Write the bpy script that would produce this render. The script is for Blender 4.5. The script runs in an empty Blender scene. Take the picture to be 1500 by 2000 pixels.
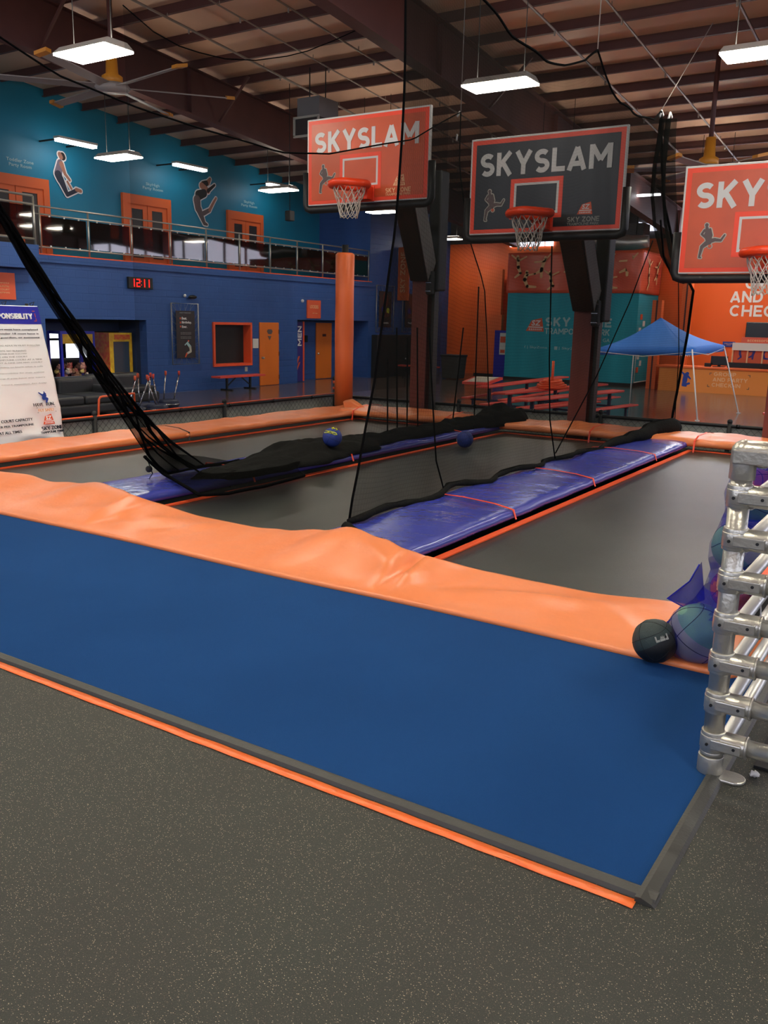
import bpy, bmesh, math, random
from mathutils import Vector, Matrix, noise as mnoise
random.seed(7)
SC = bpy.context.scene
COL = SC.collection
V = Vector
# ---------------------------------------------------------------- camera
YAW, PITCH, ROLL, FPX, CAMH = 0.5734467, 0.2170377, 0.0220631, 1706.176, 1.7
_r0 = V((math.cos(YAW), math.sin(YAW), 0))
FWD = V((-math.sin(YAW)*math.cos(PITCH), math.cos(YAW)*math.cos(PITCH), -math.sin(PITCH)))
_u0 = _r0.cross(FWD)
RGT = _r0*math.cos(ROLL) + _u0*math.sin(ROLL)
UPV = -_r0*math.sin(ROLL) + _u0*math.cos(ROLL)
cd = bpy.data.cameras.new('camera'); cam = bpy.data.objects.new('camera', cd); COL.objects.link(cam)
cd.sensor_fit = 'HORIZONTAL'; cd.sensor_width = 36; cd.lens = 36*FPX/1500
cd.clip_start = .05; cd.clip_end = 200
cam.matrix_world = Matrix(((RGT.x, UPV.x, -FWD.x, 0), (RGT.y, UPV.y, -FWD.y, 0), (RGT.z, UPV.z, -FWD.z, CAMH), (0, 0, 0, 1)))
SC.camera = cam
# ---------------------------------------------------------------- view, world, light levels
SC.view_settings.view_transform = 'Standard'; SC.view_settings.look = 'None'
SC.view_settings.gamma = 1; SC.view_settings.use_curve_mapping = False
SC.view_settings.exposure = 0.0
SC.cycles.transparent_max_bounces = 24
SC.cycles.max_bounces = 6
SC.cycles.caustics_reflective = False; SC.cycles.caustics_refractive = False
world = bpy.data.worlds.new('world'); SC.world = world; world.use_nodes = True
world.node_tree.nodes['Background'].inputs[0].default_value = (.75, .85, 1, 1)
world.node_tree.nodes['Background'].inputs[1].default_value = .15
LAMP = 58.0        # strength of the hanging fixtures
UPL = 34.0  # strength of the strips added on the housings to light the roof
TUBE = 22.0
WIN = 7.0          # glow of the far windows and of the added fill panels

def at(px, py, ax, val):
    """point where the photo's pixel ray meets the plane axis=val"""
    d = RGT*((px-750)/FPX) + UPV*((1000-py)/FPX) + FWD
    o = V((0, 0, CAMH)); return o + d*((val-o[ax])/d[ax])

def lin(c):
    return tuple(((x/255)/12.92 if x/255 <= .04045 else ((x/255+.055)/1.055)**2.4) for x in c)

# ---------------------------------------------------------------- materials
MATS = {}
def mat(name, c, rough=.6, metal=0, var=0, vs=3, bump=0, bs=40, spec=.5, coat=0, emis=0, c2=None, stretch=None):
    """c: sRGB colour; var: strength of noise mixing towards c2"""
    m = bpy.data.materials.new(name); m.use_nodes = True; nt = m.node_tree; N = nt.nodes; L = nt.links
    b = N['Principled BSDF']; base = (*lin(c), 1)
    b.inputs['Base Color'].default_value = base
    b.inputs['Roughness'].default_value = rough; b.inputs['Metallic'].default_value = metal
    b.inputs['Specular IOR Level'].default_value = spec; b.inputs['Coat Weight'].default_value = coat
    b.inputs['Coat Roughness'].default_value = .15
    tc = N.new('ShaderNodeTexCoord'); src = tc.outputs['Object']
    if stretch:
        mp = N.new('ShaderNodeMapping'); mp.inputs['Scale'].default_value = stretch
        L.new(src, mp.inputs[0]); src = mp.outputs[0]
    if var:
        n = N.new('ShaderNodeTexNoise'); n.inputs['Scale'].default_value = vs; n.inputs['Detail'].default_value = 5
        L.new(src, n.inputs['Vector'])
        r = N.new('ShaderNodeMapRange'); r.inputs[1].default_value = .35; r.inputs[2].default_value = .65
        r.inputs[4].default_value = var; L.new(n.outputs['Fac'], r.inputs[0])
        mx = N.new('ShaderNodeMix'); mx.data_type = 'RGBA'; mx.inputs[6].default_value = base
        mx.inputs[7].default_value = (*lin(c2 or tuple(x*.6 for x in c)), 1)
        L.new(r.outputs[0], mx.inputs[0]); L.new(mx.outputs[2], b.inputs['Base Color'])
    if bump:
        n2 = N.new('ShaderNodeTexNoise'); n2.inputs['Scale'].default_value = bs; n2.inputs['Detail'].default_value = 4
        L.new(src, n2.inputs['Vector']); bp = N.new('ShaderNodeBump'); bp.inputs['Strength'].default_value = bump
        bp.inputs['Distance'].default_value = .02
        L.new(n2.outputs['Fac'], bp.inputs['Height']); L.new(bp.outputs[0], b.inputs['Normal'])
    if emis:
        b.inputs['Emission Color'].default_value = base; b.inputs['Emission Strength'].default_value = emis
    MATS[name] = m
    return m

def rubber_floor():
    m = mat('rubber_floor', (68, 67, 62), .6, bump=.25, bs=260, spec=.3); nt = m.node_tree; N, L = nt.nodes, nt.links
    tc = N.new('ShaderNodeTexCoord'); cur = None
    n0 = N.new('ShaderNodeTexNoise'); n0.inputs['Scale'].default_value = 1.3; n0.inputs['Detail'].default_value = 4
    L.new(tc.outputs['Object'], n0.inputs['Vector'])
    n1 = N.new('ShaderNodeTexNoise'); n1.inputs['Scale'].default_value = 330; n1.inputs['Detail'].default_value = 2
    L.new(tc.outputs['Object'], n1.inputs['Vector'])
    a = N.new('ShaderNodeMix'); a.data_type = 'RGBA'; a.inputs[6].default_value = (*lin((30, 32, 29)), 1); a.inputs[7].default_value = (*lin((76, 78, 70)), 1)
    L.new(n1.outputs['Fac'], a.inputs[0]); cur = a.outputs[2]
    for sc_, thr, col in ((110, .17, (196, 178, 146)), (170, .2, (120, 106, 90)), (66, .085, (220, 206, 178))):
        mp = N.new('ShaderNodeMapping'); mp.inputs['Rotation'].default_value = (0, 0, sc_*.1); mp.inputs['Scale'].default_value = (1, 1.5, 1)
        L.new(tc.outputs['Object'], mp.inputs[0])
        v = N.new('ShaderNodeTexVoronoi'); v.inputs['Scale'].default_value = sc_; L.new(mp.outputs[0], v.inputs['Vector'])
        lt = N.new('ShaderNodeMath'); lt.operation = 'LESS_THAN'; lt.inputs[1].default_value = thr; L.new(v.outputs['Distance'], lt.inputs[0])
        sp = N.new('ShaderNodeSeparateColor'); L.new(v.outputs['Color'], sp.inputs[0])
        g = N.new('ShaderNodeMath'); g.operation = 'LESS_THAN'; g.inputs[1].default_value = .75; L.new(sp.outputs[0], g.inputs[0])
        mu = N.new('ShaderNodeMath'); mu.operation = 'MULTIPLY'; L.new(lt.outputs[0], mu.inputs[0]); L.new(g.outputs[0], mu.inputs[1])
        mx = N.new('ShaderNodeMix'); mx.data_type = 'RGBA'; mx.inputs[7].default_value = (*lin(col), 1)
        L.new(mu.outputs[0], mx.inputs[0]); L.new(cur, mx.inputs[6]); cur = mx.outputs[2]
    d = N.new('ShaderNodeMix'); d.data_type = 'RGBA'; d.inputs[7].default_value = (*lin((58, 52, 48)), 1)
    r = N.new('ShaderNodeMapRange'); r.inputs[1].default_value = .4; r.inputs[2].default_value = .75; r.inputs[4].default_value = .35
    L.new(n0.outputs['Fac'], r.inputs[0]); L.new(r.outputs[0], d.inputs[0]); L.new(cur, d.inputs[6])
    L.new(d.outputs[2], N['Principled BSDF'].inputs['Base Color'])
    return m

def net_mat(name, c, alpha, grid=0, var=.12, vs=1.2, wire=.18):
    """open knit netting: partly clear, partly dark cord"""
    m = bpy.data.materials.new(name); m.use_nodes = True; nt = m.node_tree; N, L = nt.nodes, nt.links
    for n in list(N): N.remove(n)
    out = N.new('ShaderNodeOutputMaterial'); tr = N.new('ShaderNodeBsdfTransparent'); df = N.new('ShaderNodeBsdfDiffuse')
    df.inputs[0].default_value = (*lin(c), 1); mx = N.new('ShaderNodeMixShader')
    tc = N.new('ShaderNodeTexCoord'); no = N.new('ShaderNodeTexNoise'); no.inputs['Scale'].default_value = vs; no.inputs['Detail'].default_value = 3
    mp = N.new('ShaderNodeMapping'); mp.inputs['Scale'].default_value = (1, 1, .25); L.new(tc.outputs['Object'], mp.inputs[0]); L.new(mp.outputs[0], no.inputs['Vector'])
    r = N.new('ShaderNodeMapRange'); r.inputs[1].default_value = .3; r.inputs[2].default_value = .7
    r.inputs[3].default_value = alpha-var; r.inputs[4].default_value = alpha+var; L.new(no.outputs['Fac'], r.inputs[0])
    fac = r.outputs[0]
    if grid:
        uv = N.new('ShaderNodeUVMap'); sx = N.new('ShaderNodeSeparateXYZ'); L.new(uv.outputs[0], sx.inputs[0]); res = []
        for k in (0, 1):
            a = N.new('ShaderNodeMath'); a.operation = 'MULTIPLY'; a.inputs[1].default_value = 1/grid; L.new(sx.outputs[k], a.inputs[0])
            f = N.new('ShaderNodeMath'); f.operation = 'FRACT'; L.new(a.outputs[0], f.inputs[0])
            l = N.new('ShaderNodeMath'); l.operation = 'LESS_THAN'; l.inputs[1].default_value = wire; L.new(f.outputs[0], l.inputs[0]); res.append(l)
        mxm = N.new('ShaderNodeMath'); mxm.operation = 'MAXIMUM'; L.new(res[0].outputs[0], mxm.inputs[0]); L.new(res[1].outputs[0], mxm.inputs[1])
        m2 = N.new('ShaderNodeMath'); m2.operation = 'MULTIPLY_ADD'; m2.inputs[1].default_value = .07; L.new(mxm.outputs[0], m2.inputs[0]); L.new(r.outputs[0], m2.inputs[2])
        fac = m2.outputs[0]
    L.new(fac, mx.inputs[0]); L.new(tr.outputs[0], mx.inputs[1]); L.new(df.outputs[0], mx.inputs[2]); L.new(mx.outputs[0], out.inputs[0])
    MATS[name] = m; return m

def glass_mat(name, c, alpha):
    m = bpy.data.materials.new(name); m.use_nodes = True; nt = m.node_tree; N, L = nt.nodes, nt.links
    for n in list(N): N.remove(n)
    out = N.new('ShaderNodeOutputMaterial'); tr = N.new('ShaderNodeBsdfTransparent'); tr.inputs[0].default_value = (*lin(c), 1)
    gl = N.new('ShaderNodeBsdfGlossy'); gl.inputs['Roughness'].default_value = .03; mx = N.new('ShaderNodeMixShader'); mx.inputs[0].default_value = alpha
    L.new(tr.outputs[0], mx.inputs[1]); L.new(gl.outputs[0], mx.inputs[2]); L.new(mx.outputs[0], out.inputs[0])
    MATS[name] = m; return m

def block_wall(name, c, c2):
    """painted concrete block wall: courses drawn in the bump only"""
    m = mat(name, c, .55, var=.35, vs=1.5, c2=c2); nt = m.node_tree; N, L = nt.nodes, nt.links
    tc = N.new('ShaderNodeTexCoord'); sx = N.new('ShaderNodeSeparateXYZ'); L.new(tc.outputs['Object'], sx.inputs[0])
    cb = N.new('ShaderNodeCombineXYZ'); ad = N.new('ShaderNodeMath'); L.new(sx.outputs[0], ad.inputs[0]); L.new(sx.outputs[1], ad.inputs[1])
    L.new(ad.outputs[0], cb.inputs[0]); L.new(sx.outputs[2], cb.inputs[1])
    br = N.new('ShaderNodeTexBrick'); br.inputs['Scale'].default_value = 1; br.inputs['Brick Width'].default_value = .4; br.inputs['Row Height'].default_value = .2
    br.inputs['Mortar Size'].default_value = .012; br.inputs['Mortar Smooth'].default_value = .4
    br.inputs['Color1'].default_value = (1, 1, 1, 1); br.inputs['Color2'].default_value = (.9, .9, .9, 1); br.inputs['Mortar'].default_value = (0, 0, 0, 1)
    L.new(cb.outputs[0], br.inputs['Vector']); bp = N.new('ShaderNodeBump'); bp.inputs['Strength'].default_value = .6; bp.inputs['Distance'].default_value = .012
    L.new(br.outputs['Color'], bp.inputs['Height']); L.new(bp.outputs[0], N['Principled BSDF'].inputs['Normal'])
    return m

rubber_floor()
mat('concrete', (98, 84, 74), .16, var=.5, vs=.6, c2=(74, 64, 58), bump=.04, bs=3, spec=.6)
mat('carpet', (38, 88, 150), .95, var=.45, vs=1.1, c2=(32, 78, 136), bump=.8, bs=420, spec=.1)
mat('carpet_dark', (16, 40, 84), .95, bump=.6, bs=420, spec=.1)
mat('edge_rubber', (58, 57, 52), .5, bump=.1, bs=90)
mat('tape', (250, 108, 40), .3, var=.25, vs=14, c2=(255, 170, 100), stretch=(1, 3, 1), bump=.3, bs=30)
mat('pad_orange', (236, 134, 78), .36, var=.22, vs=1.4, c2=(222, 116, 62), bump=.25, bs=7, spec=.5)
mat('pad_blue', (60, 68, 156), .24, var=.25, vs=2, c2=(48, 56, 130), bump=.3, bs=9, spec=.6)
mat('bed', (60, 63, 58), .33, var=.6, vs=2.2, c2=(44, 47, 43), bump=.2, bs=160, spec=.5)
mat('strip_orange', (240, 92, 40), .5)
mat('strap_orange', (250, 80, 40), .4)
mat('black', (14, 14, 15), .6)
mat('backing', (164, 166, 154), .7, var=.3, vs=3)  # pale grey of the sheet put in for the floor behind the fence
mat('black_gloss', (16, 16, 17), .25)
mat('void', (10, 10, 10), .9)
mat('foam_black', (18, 18, 19), .55, bump=.15, bs=20)
mat('blue_wall', (26, 68, 148), .5)
block_wall('wall_blue', (40, 82, 148), (34, 72, 134))
mat('wall_navy', (16, 38, 78), .6)
mat('wall_teal', (0, 128, 160), .5, var=.2, vs=.7, c2=(0, 112, 142), bump=.05, bs=8)
mat('wall_orange', (238, 98, 22), .5, var=.1, vs=.8, c2=(228, 88, 20))
mat('booth_teal', (20, 160, 176), .6, var=.15, vs=1, c2=(12, 146, 164), bump=.1, bs=4)
mat('wall_dark', (60, 52, 50), .8)
mat('wall_grey', (120, 118, 116), .7, var=.5, vs=.8, c2=(80, 78, 78))
mat('insulation', (232, 190, 162), .55, var=.4, vs=.8, c2=(206, 164, 136), bump=.5, bs=2.2)
mat('steel_brown', (84, 46, 40), .6, var=.3, vs=2, c2=(54, 28, 24))
mat('steel_red', (122, 58, 44), .6, var=.3, vs=3, c2=(96, 44, 34))
mat('pipe_grey', (150, 138, 128), .5)
mat('galv', (188, 184, 172), .32, metal=.75, bump=.12, bs=60)
mat('galv_bright', (214, 212, 206), .38, metal=.6)
mat('chrome', (190, 190, 190), .2, metal=1)
mat('orange_pillar', (226, 104, 46), .5, bump=.3, bs=5)
mat('desk_orange', (238, 142, 60), .45)
mat('door_orange', (236, 120, 28), .45, var=.1, vs=2)
mat('frame_orange', (238, 88, 40), .5)
mat('frame_orange2', (232, 104, 44), .5)
mat('white', (232, 230, 226), .5)
mat('white_hot', (253, 253, 250), .4)
mat('board_white', (215, 212, 205), .4)
mat('board_orange', (214, 88, 44), .35, var=.15, vs=3)
mat('board_black', (33, 35, 41), .4)
mat('board_red', (252, 74, 36), .4)
mat('rim_orange', (252, 70, 26), .35, bump=.1, bs=20)
mat('cord_white', (214, 206, 190), .8)
mat('ball_blue', (34, 54, 128), .6, bump=.3, bs=300)
mat('ball_black', (40, 56, 54), .5, bump=.35, bs=320)
mat('ball_black2', (20, 22, 22), .5, bump=.3, bs=320)
mat('ball_green', (104, 150, 128), .55, bump=.3, bs=300)
mat('ball_grey', (150, 148, 142), .55, bump=.3, bs=300)
mat('ball_orange', (206, 96, 66), .55, bump=.3, bs=300)
mat('seam', (14, 14, 14), .7)
mat('yellow_print', (216, 220, 40), .5)
mat('grey_print', (150, 150, 140), .5)
mat('text_dark', (40, 44, 56), .6)
mat('text_grey', (150, 150, 146), .6)
mat('text_dim', (196, 196, 190), .6)
mat('banner_blue', (30, 34, 168), .45)
mat('logo_orange', (226, 92, 52), .5)
mat('logo_blue', (28, 60, 150), .5)
mat('peach', (244, 190, 140), .5)
mat('light_teal', (170, 205, 205), .5)
mat('tent_blue', (54, 126, 220), .7, bump=.2, bs=6)
mat('yellow', (226, 186, 20), .45, var=.6, vs=9, c2=(190, 120, 20))
mat('arcade_blue', (22, 34, 170), .35)
mat('arcade_glass', (60, 70, 84), .1)
mat('red_print', (206, 62, 30), .5, var=.5, vs=12, c2=(216, 160, 40))
mat('sofa_black', (34, 35, 36), .45, bump=.3, bs=5)
mat('table_red', (232, 82, 66), .4)
mat('leg_navy', (24, 30, 60), .5)
mat('lamp_housing', (200, 196, 184), .5)
mat('fan_blade', (168, 160, 152), .5)
mat('fan_tip', (214, 140, 40), .5)
mat('skin', (168, 112, 88), .6)
mat('shirt', (120, 104, 116), .7)
mat('hair', (38, 30, 28), .8)
mat('jeans', (44, 46, 60), .8)
mat('fig_dark', (98, 82, 80), .6)
mat('fig_tan', (244, 190, 130), .6)
mat('banner_red', (232, 96, 64), .3, bump=.4, bs=3)
mat('paper', (226, 222, 214), .7)
mat('led_red', (255, 30, 20), .4, emis=3.0)
mat('lamp_glow', (255, 250, 232), .5, emis=LAMP)
mat('added_uplight_glow', (255, 246, 226), .5, emis=UPL)
mat('tube_glow', (250, 252, 255), .5, emis=TUBE)
mat('window_glow', (226, 232, 255), .5, emis=WIN)
mat('arcade_glow', (240, 246, 255), .5, emis=2.2)
mat('maroon', (96, 40, 24), .4)
mat('beige_plastic', (190, 186, 170), .5)
mat('poster_dark', (40, 36, 36), .4, var=.3, vs=20, c2=(60, 50, 48))
mat('purple', (48, 36, 120), .5)
for i_, c_ in enumerate(((206, 150, 130), (160, 90, 80), (196, 176, 160), (150, 110, 84), (190, 60, 60), (90, 60, 50), (226, 200, 120))):
    mat('plush_%s' % 'abcdefg'[i_], c_, .9, bump=.5, bs=40)
net_mat('net_black', (20, 20, 18), .57, grid=.035, var=.08)
net_mat('net_thin', (26, 28, 28), .24, var=.06)
net_mat('net_dense', (12, 12, 11), .74, var=.20, vs=4)
net_mat('net_mid', (14, 14, 13), .72, var=.12, vs=3)
mat('net_heap', (26, 26, 24), .95, bump=.5, bs=30, spec=.05)
mat('rope_black', (12, 12, 12), .95, spec=.02)
net_mat('net_gathered', (26, 30, 150), .62, var=.1, vs=9)
net_mat('net_blue', (30, 36, 150), .29, var=.10, vs=9)
glass_mat('tinted', (150, 92, 50), .10)

# ---------------------------------------------------------------- mesh builder
class MB:
    def __init__(s): s.v = []; s.f = []; s.m = []; s.uv = {}; s.sm = set()
    def poly(s, pts, mi=0, smooth=False):
        b = len(s.v); s.v += [V(p) for p in pts]; s.f.append(tuple(range(b, b+len(pts)))); s.m.append(mi)
        if smooth: s.sm.add(len(s.f)-1)
    def box(s, a, b, mi=0):
        x0, y0, z0 = a; x1, y1, z1 = b
        s.hexa([(x0, y0, z0), (x1, y0, z0), (x1, y1, z0), (x0, y1, z0)], [(x0, y0, z1), (x1, y0, z1), (x1, y1, z1), (x0, y1, z1)], mi)
        return s
    def hexa(s, lo, hi, mi=0):
        b = len(s.v); s.v += [V(p) for p in lo]+[V(p) for p in hi]; n = len(lo)
        s.f.append(tuple(b+i for i in reversed(range(n)))); s.f.append(tuple(b+n+i for i in range(n))); s.m += [mi, mi]
        for i in range(n):
            j = (i+1) % n; s.f.append((b+i, b+j, b+n+j, b+n+i)); s.m.append(mi)
        return s
    def beam(s, p, q, w, h, mi=0, up=(0, 0, 1)):
        p, q = V(p), V(q); d = (q-p).normalized(); u = V(up)
        if abs(d.dot(u)) > .98: u = V((0, 1, 0))
        x = d.cross(u).normalized(); z = x.cross(d).normalized(); o = [(-w/2, -h/2), (w/2, -h/2), (w/2, h/2), (-w/2, h/2)]
        s.hexa([p+x*a+z*b for a, b in o], [q+x*a+z*b for a, b in o], mi); return s
    def tube(s, pts, r, n=8, mi=0, close=False, cap=True):
        pts = [V(p) for p in pts]; N = len(pts); rr = r if isinstance(r, (list, tuple)) else [r]*N; b = len(s.v)
        u = None
        for i, p in enumerate(pts):
            if close: d = pts[(i+1) % N]-pts[i-1]
            else: d = pts[min(i+1, N-1)]-pts[max(i-1, 0)]
            d.normalize()
            if u is None:
                u = V((0, 0, 1)) if abs(d.z) < .9 else V((1, 0, 0))
            u = (u-d*u.dot(d))
            if u.length < 1e-6: u = V((1, .3, .2))-d*d.dot(V((1, .3, .2)))
            u.normalize(); w = d.cross(u)
            for k in range(n):
                a = 2*math.pi*k/n; s.v.append(p+(u*math.cos(a)+w*math.sin(a))*rr[i])
        for i in range(N if close else N-1):
            for k in range(n):
                j = (i+1) % N; s.f.append((b+i*n+k, b+i*n+(k+1) % n, b+j*n+(k+1) % n, b+j*n+k)); s.m.append(mi); s.sm.add(len(s.f)-1)
        if cap and not close:
            s.f.append(tuple(b+k for k in reversed(range(n)))); s.f.append(tuple(b+(N-1)*n+k for k in range(n))); s.m += [mi, mi]
        return s
    def lathe(s, prof, c, n=20, mi=0):
        """prof: [(r, z)] round the vertical through c"""
        c = V(c); b = len(s.v)
        for r, z in prof:
            for k in range(n): a = 2*math.pi*k/n; s.v.append(c+V((r*math.cos(a), r*math.sin(a), z)))
        for i in range(len(prof)-1):
            for k in range(n):
                s.f.append((b+i*n+k, b+i*n+(k+1) % n, b+(i+1)*n+(k+1) % n, b+(i+1)*n+k)); s.m.append(mi); s.sm.add(len(s.f)-1)
        s.f.append(tuple(b+k for k in reversed(range(n)))); s.f.append(tuple(b+(len(prof)-1)*n+k for k in range(n))); s.m += [mi, mi]
        return s
    def sphere(s, c, r, n=24, mi=0, sq=(1, 1, 1)):
        c = V(c); b = len(s.v); m = n//2
        s.v.append(c+V((0, 0, r*sq[2])))
        for i in range(1, m):
            t = math.pi*i/m
            for k in range(n): a = 2*math.pi*k/n; s.v.append(c+V((r*sq[0]*math.sin(t)*math.cos(a), r*sq[1]*math.sin(t)*math.sin(a), r*sq[2]*math.cos(t))))
        s.v.append(c-V((0, 0, r*sq[2]))); e = len(s.v)-1
        for k in range(n):
            s.f.append((b, b+1+k, b+1+(k+1) % n)); s.m.append(mi); s.sm.add(len(s.f)-1)
            o = b+1+(m-2)*n; s.f.append((e, o+(k+1) % n, o+k)); s.m.append(mi); s.sm.add(len(s.f)-1)
        for i in range(m-2):
            for k in range(n):
                o = b+1+i*n; s.f.append((o+k, o+n+k, o+n+(k+1) % n, o+(k+1) % n)); s.m.append(mi); s.sm.add(len(s.f)-1)
        return s
    def grid(s, fn, nu, nv, mi=0, uvf=None):
        """fn(u, v) -> point, u, v in 0..1"""
        b = len(s.v)
        for i in range(nu+1):
            for j in range(nv+1): s.v.append(V(fn(i/nu, j/nv)))
        for i in range(nu):
            for j in range(nv):
                q = ((i, j), (i+1, j), (i+1, j+1), (i, j+1)); s.f.append(tuple(b+a*(nv+1)+c for a, c in q)); s.m.append(mi); s.sm.add(len(s.f)-1)
                if uvf: s.uv[len(s.f)-1] = [uvf(a/nu, c/nv) for a, c in q]
        return s
    def prism(s, pts, O, U, W, t, mi=0):
        """flat outline pts (2D) on the plane O + U*x + W*y, thickness t along U x W"""
        O, U, W = V(O), V(U), V(W); n = U.cross(W).normalized()
        s.hexa([O+U*x+W*y for x, y in pts], [O+U*x+W*y+n*t for x, y in pts], mi); return s
    def build(s, name, m, parent=None, loc=None, label=None, fix=True):
        me = bpy.data.meshes.new(name); o = bpy.data.objects.new(name, me); COL.objects.link(o)
        base = V((0, 0, 0))
        if parent is not None:
            o.parent = parent; q = parent
            while q is not None: base = base + q.location; q = q.parent
        if loc is not None: o.location = V(loc)-base; base = V(loc)
        me.from_pydata([tuple(p-base) for p in s.v], [], s.f)
        for x in (m if isinstance(m, (list, tuple)) else [m]): me.materials.append(MATS[x])
        me.polygons.foreach_set('material_index', s.m)
        me.polygons.foreach_set('use_smooth', [i in s.sm for i in range(len(s.f))])
        if s.uv:
            ul = me.uv_layers.new(name='UVMap')
            for i, p in enumerate(me.polygons):
                if i in s.uv:
                    for k, li in enumerate(p.loop_indices): ul.data[li].uv = s.uv[i][k]
        elif fix:
            bm = bmesh.new(); bm.from_mesh(me); bmesh.ops.recalc_face_normals(bm, faces=bm.faces); bm.to_mesh(me); bm.free()
        me.update()
        if label: o['label'] = label
        return o

def mod_bevel(o, w, seg=2):
    b = o.modifiers.new('bevel', 'BEVEL'); b.width = w; b.segments = seg; b.limit_method = 'ANGLE'; b.angle_limit = .6; return o
def thick(o, t, off=-1):
    b = o.modifiers.new('solid', 'SOLIDIFY'); b.thickness = t; b.offset = off; return o
def tag(o, label=None, cat=None, group=None, kind=None):
    if label: o['label'] = label
    if cat: o['category'] = cat
    if group: o['group'] = group
    if kind: o['kind'] = kind
    return o
def thing(name, label, cat, loc=(0, 0, 0), group=None, kind=None):
    o = bpy.data.objects.new(name, None); COL.objects.link(o); o.location = loc; o.empty_display_size = .1
    return tag(o, label, cat, group, kind)
def struct(name, mb, m, label=None, **k):
    o = mb.build(name, m, **k); return tag(o, label, None, None, 'structure')
def copy_tree(o, parent=None):
    c = o.copy(); COL.objects.link(c); c.parent = parent
    for ch in list(o.children): copy_tree(ch, c)
    return c
def clone(o, loc, label, rz=None, scale=None):
    c = copy_tree(o); c.location = loc; c['label'] = label
    if rz is not None: c.rotation_euler = (0, 0, rz)
    if scale: c.scale = (scale,)*3
    return c

_tx = {}
def text_geo(s, bold):
    k = (s, bold)
    if k not in _tx:
        cu = bpy.data.curves.new('t', 'FONT'); cu.body = s; cu.size = 1; cu.offset = bold; cu.resolution_u = 3; cu.align_x = 'CENTER'
        cu.space_line = 1.05; cu.space_character = 1+bold*3.2
        ob = bpy.data.objects.new('t', cu); COL.objects.link(ob); dg = bpy.context.evaluated_depsgraph_get(); dg.update()
        me = bpy.data.meshes.new_from_object(ob.evaluated_get(dg))
        vs = [tuple(v.co)[:2] for v in me.vertices]; fs = [tuple(p.vertices) for p in me.polygons]
        bpy.data.objects.remove(ob); bpy.data.curves.remove(cu); bpy.data.meshes.remove(me)
        xs = [v[0] for v in vs]; ys = [v[1] for v in vs]
        _tx[k] = ([((x-min(xs))/(max(xs)-min(xs)), (y-min(ys))/(max(ys)-min(ys))) for x, y in vs], fs)
    return _tx[k]
def text(mb, s, O, U, W, w, h, mi=0, bold=.0, t=.004, off=.003):
    """letters s filling the rectangle O + U*[0,w] + W*[0,h], raised by t"""
    O, U, W = V(O), V(U), V(W); n = U.cross(W).normalized(); vs, fs = text_geo(s, bold)
    b = len(mb.v); P = [O+U*(x*w)+W*(y*h) for x, y in vs]; mb.v += [p+n*(off+t) for p in P]
    for f in fs: mb.f.append(tuple(b+i for i in f)); mb.m.append(mi)
    from collections import Counter
    ed = Counter()
    for f in fs:
        for i in range(len(f)): ed[tuple(sorted((f[i], f[(i+1) % len(f)])))] += 1
    c = len(mb.v); mb.v += [p+n*off*.3 for p in P]
    for (i, j), q in ed.items():
        if q == 1: mb.f.append((b+i, b+j, c+j, c+i)); mb.m.append(mi)
def _arc(cx, cy, rx, ry, a0, a1, n=10): return [(cx+rx*math.cos(math.radians(a0+(a1-a0)*k/n)), cy+ry*math.sin(math.radians(a0+(a1-a0)*k/n))) for k in range(n+1)]
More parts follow.
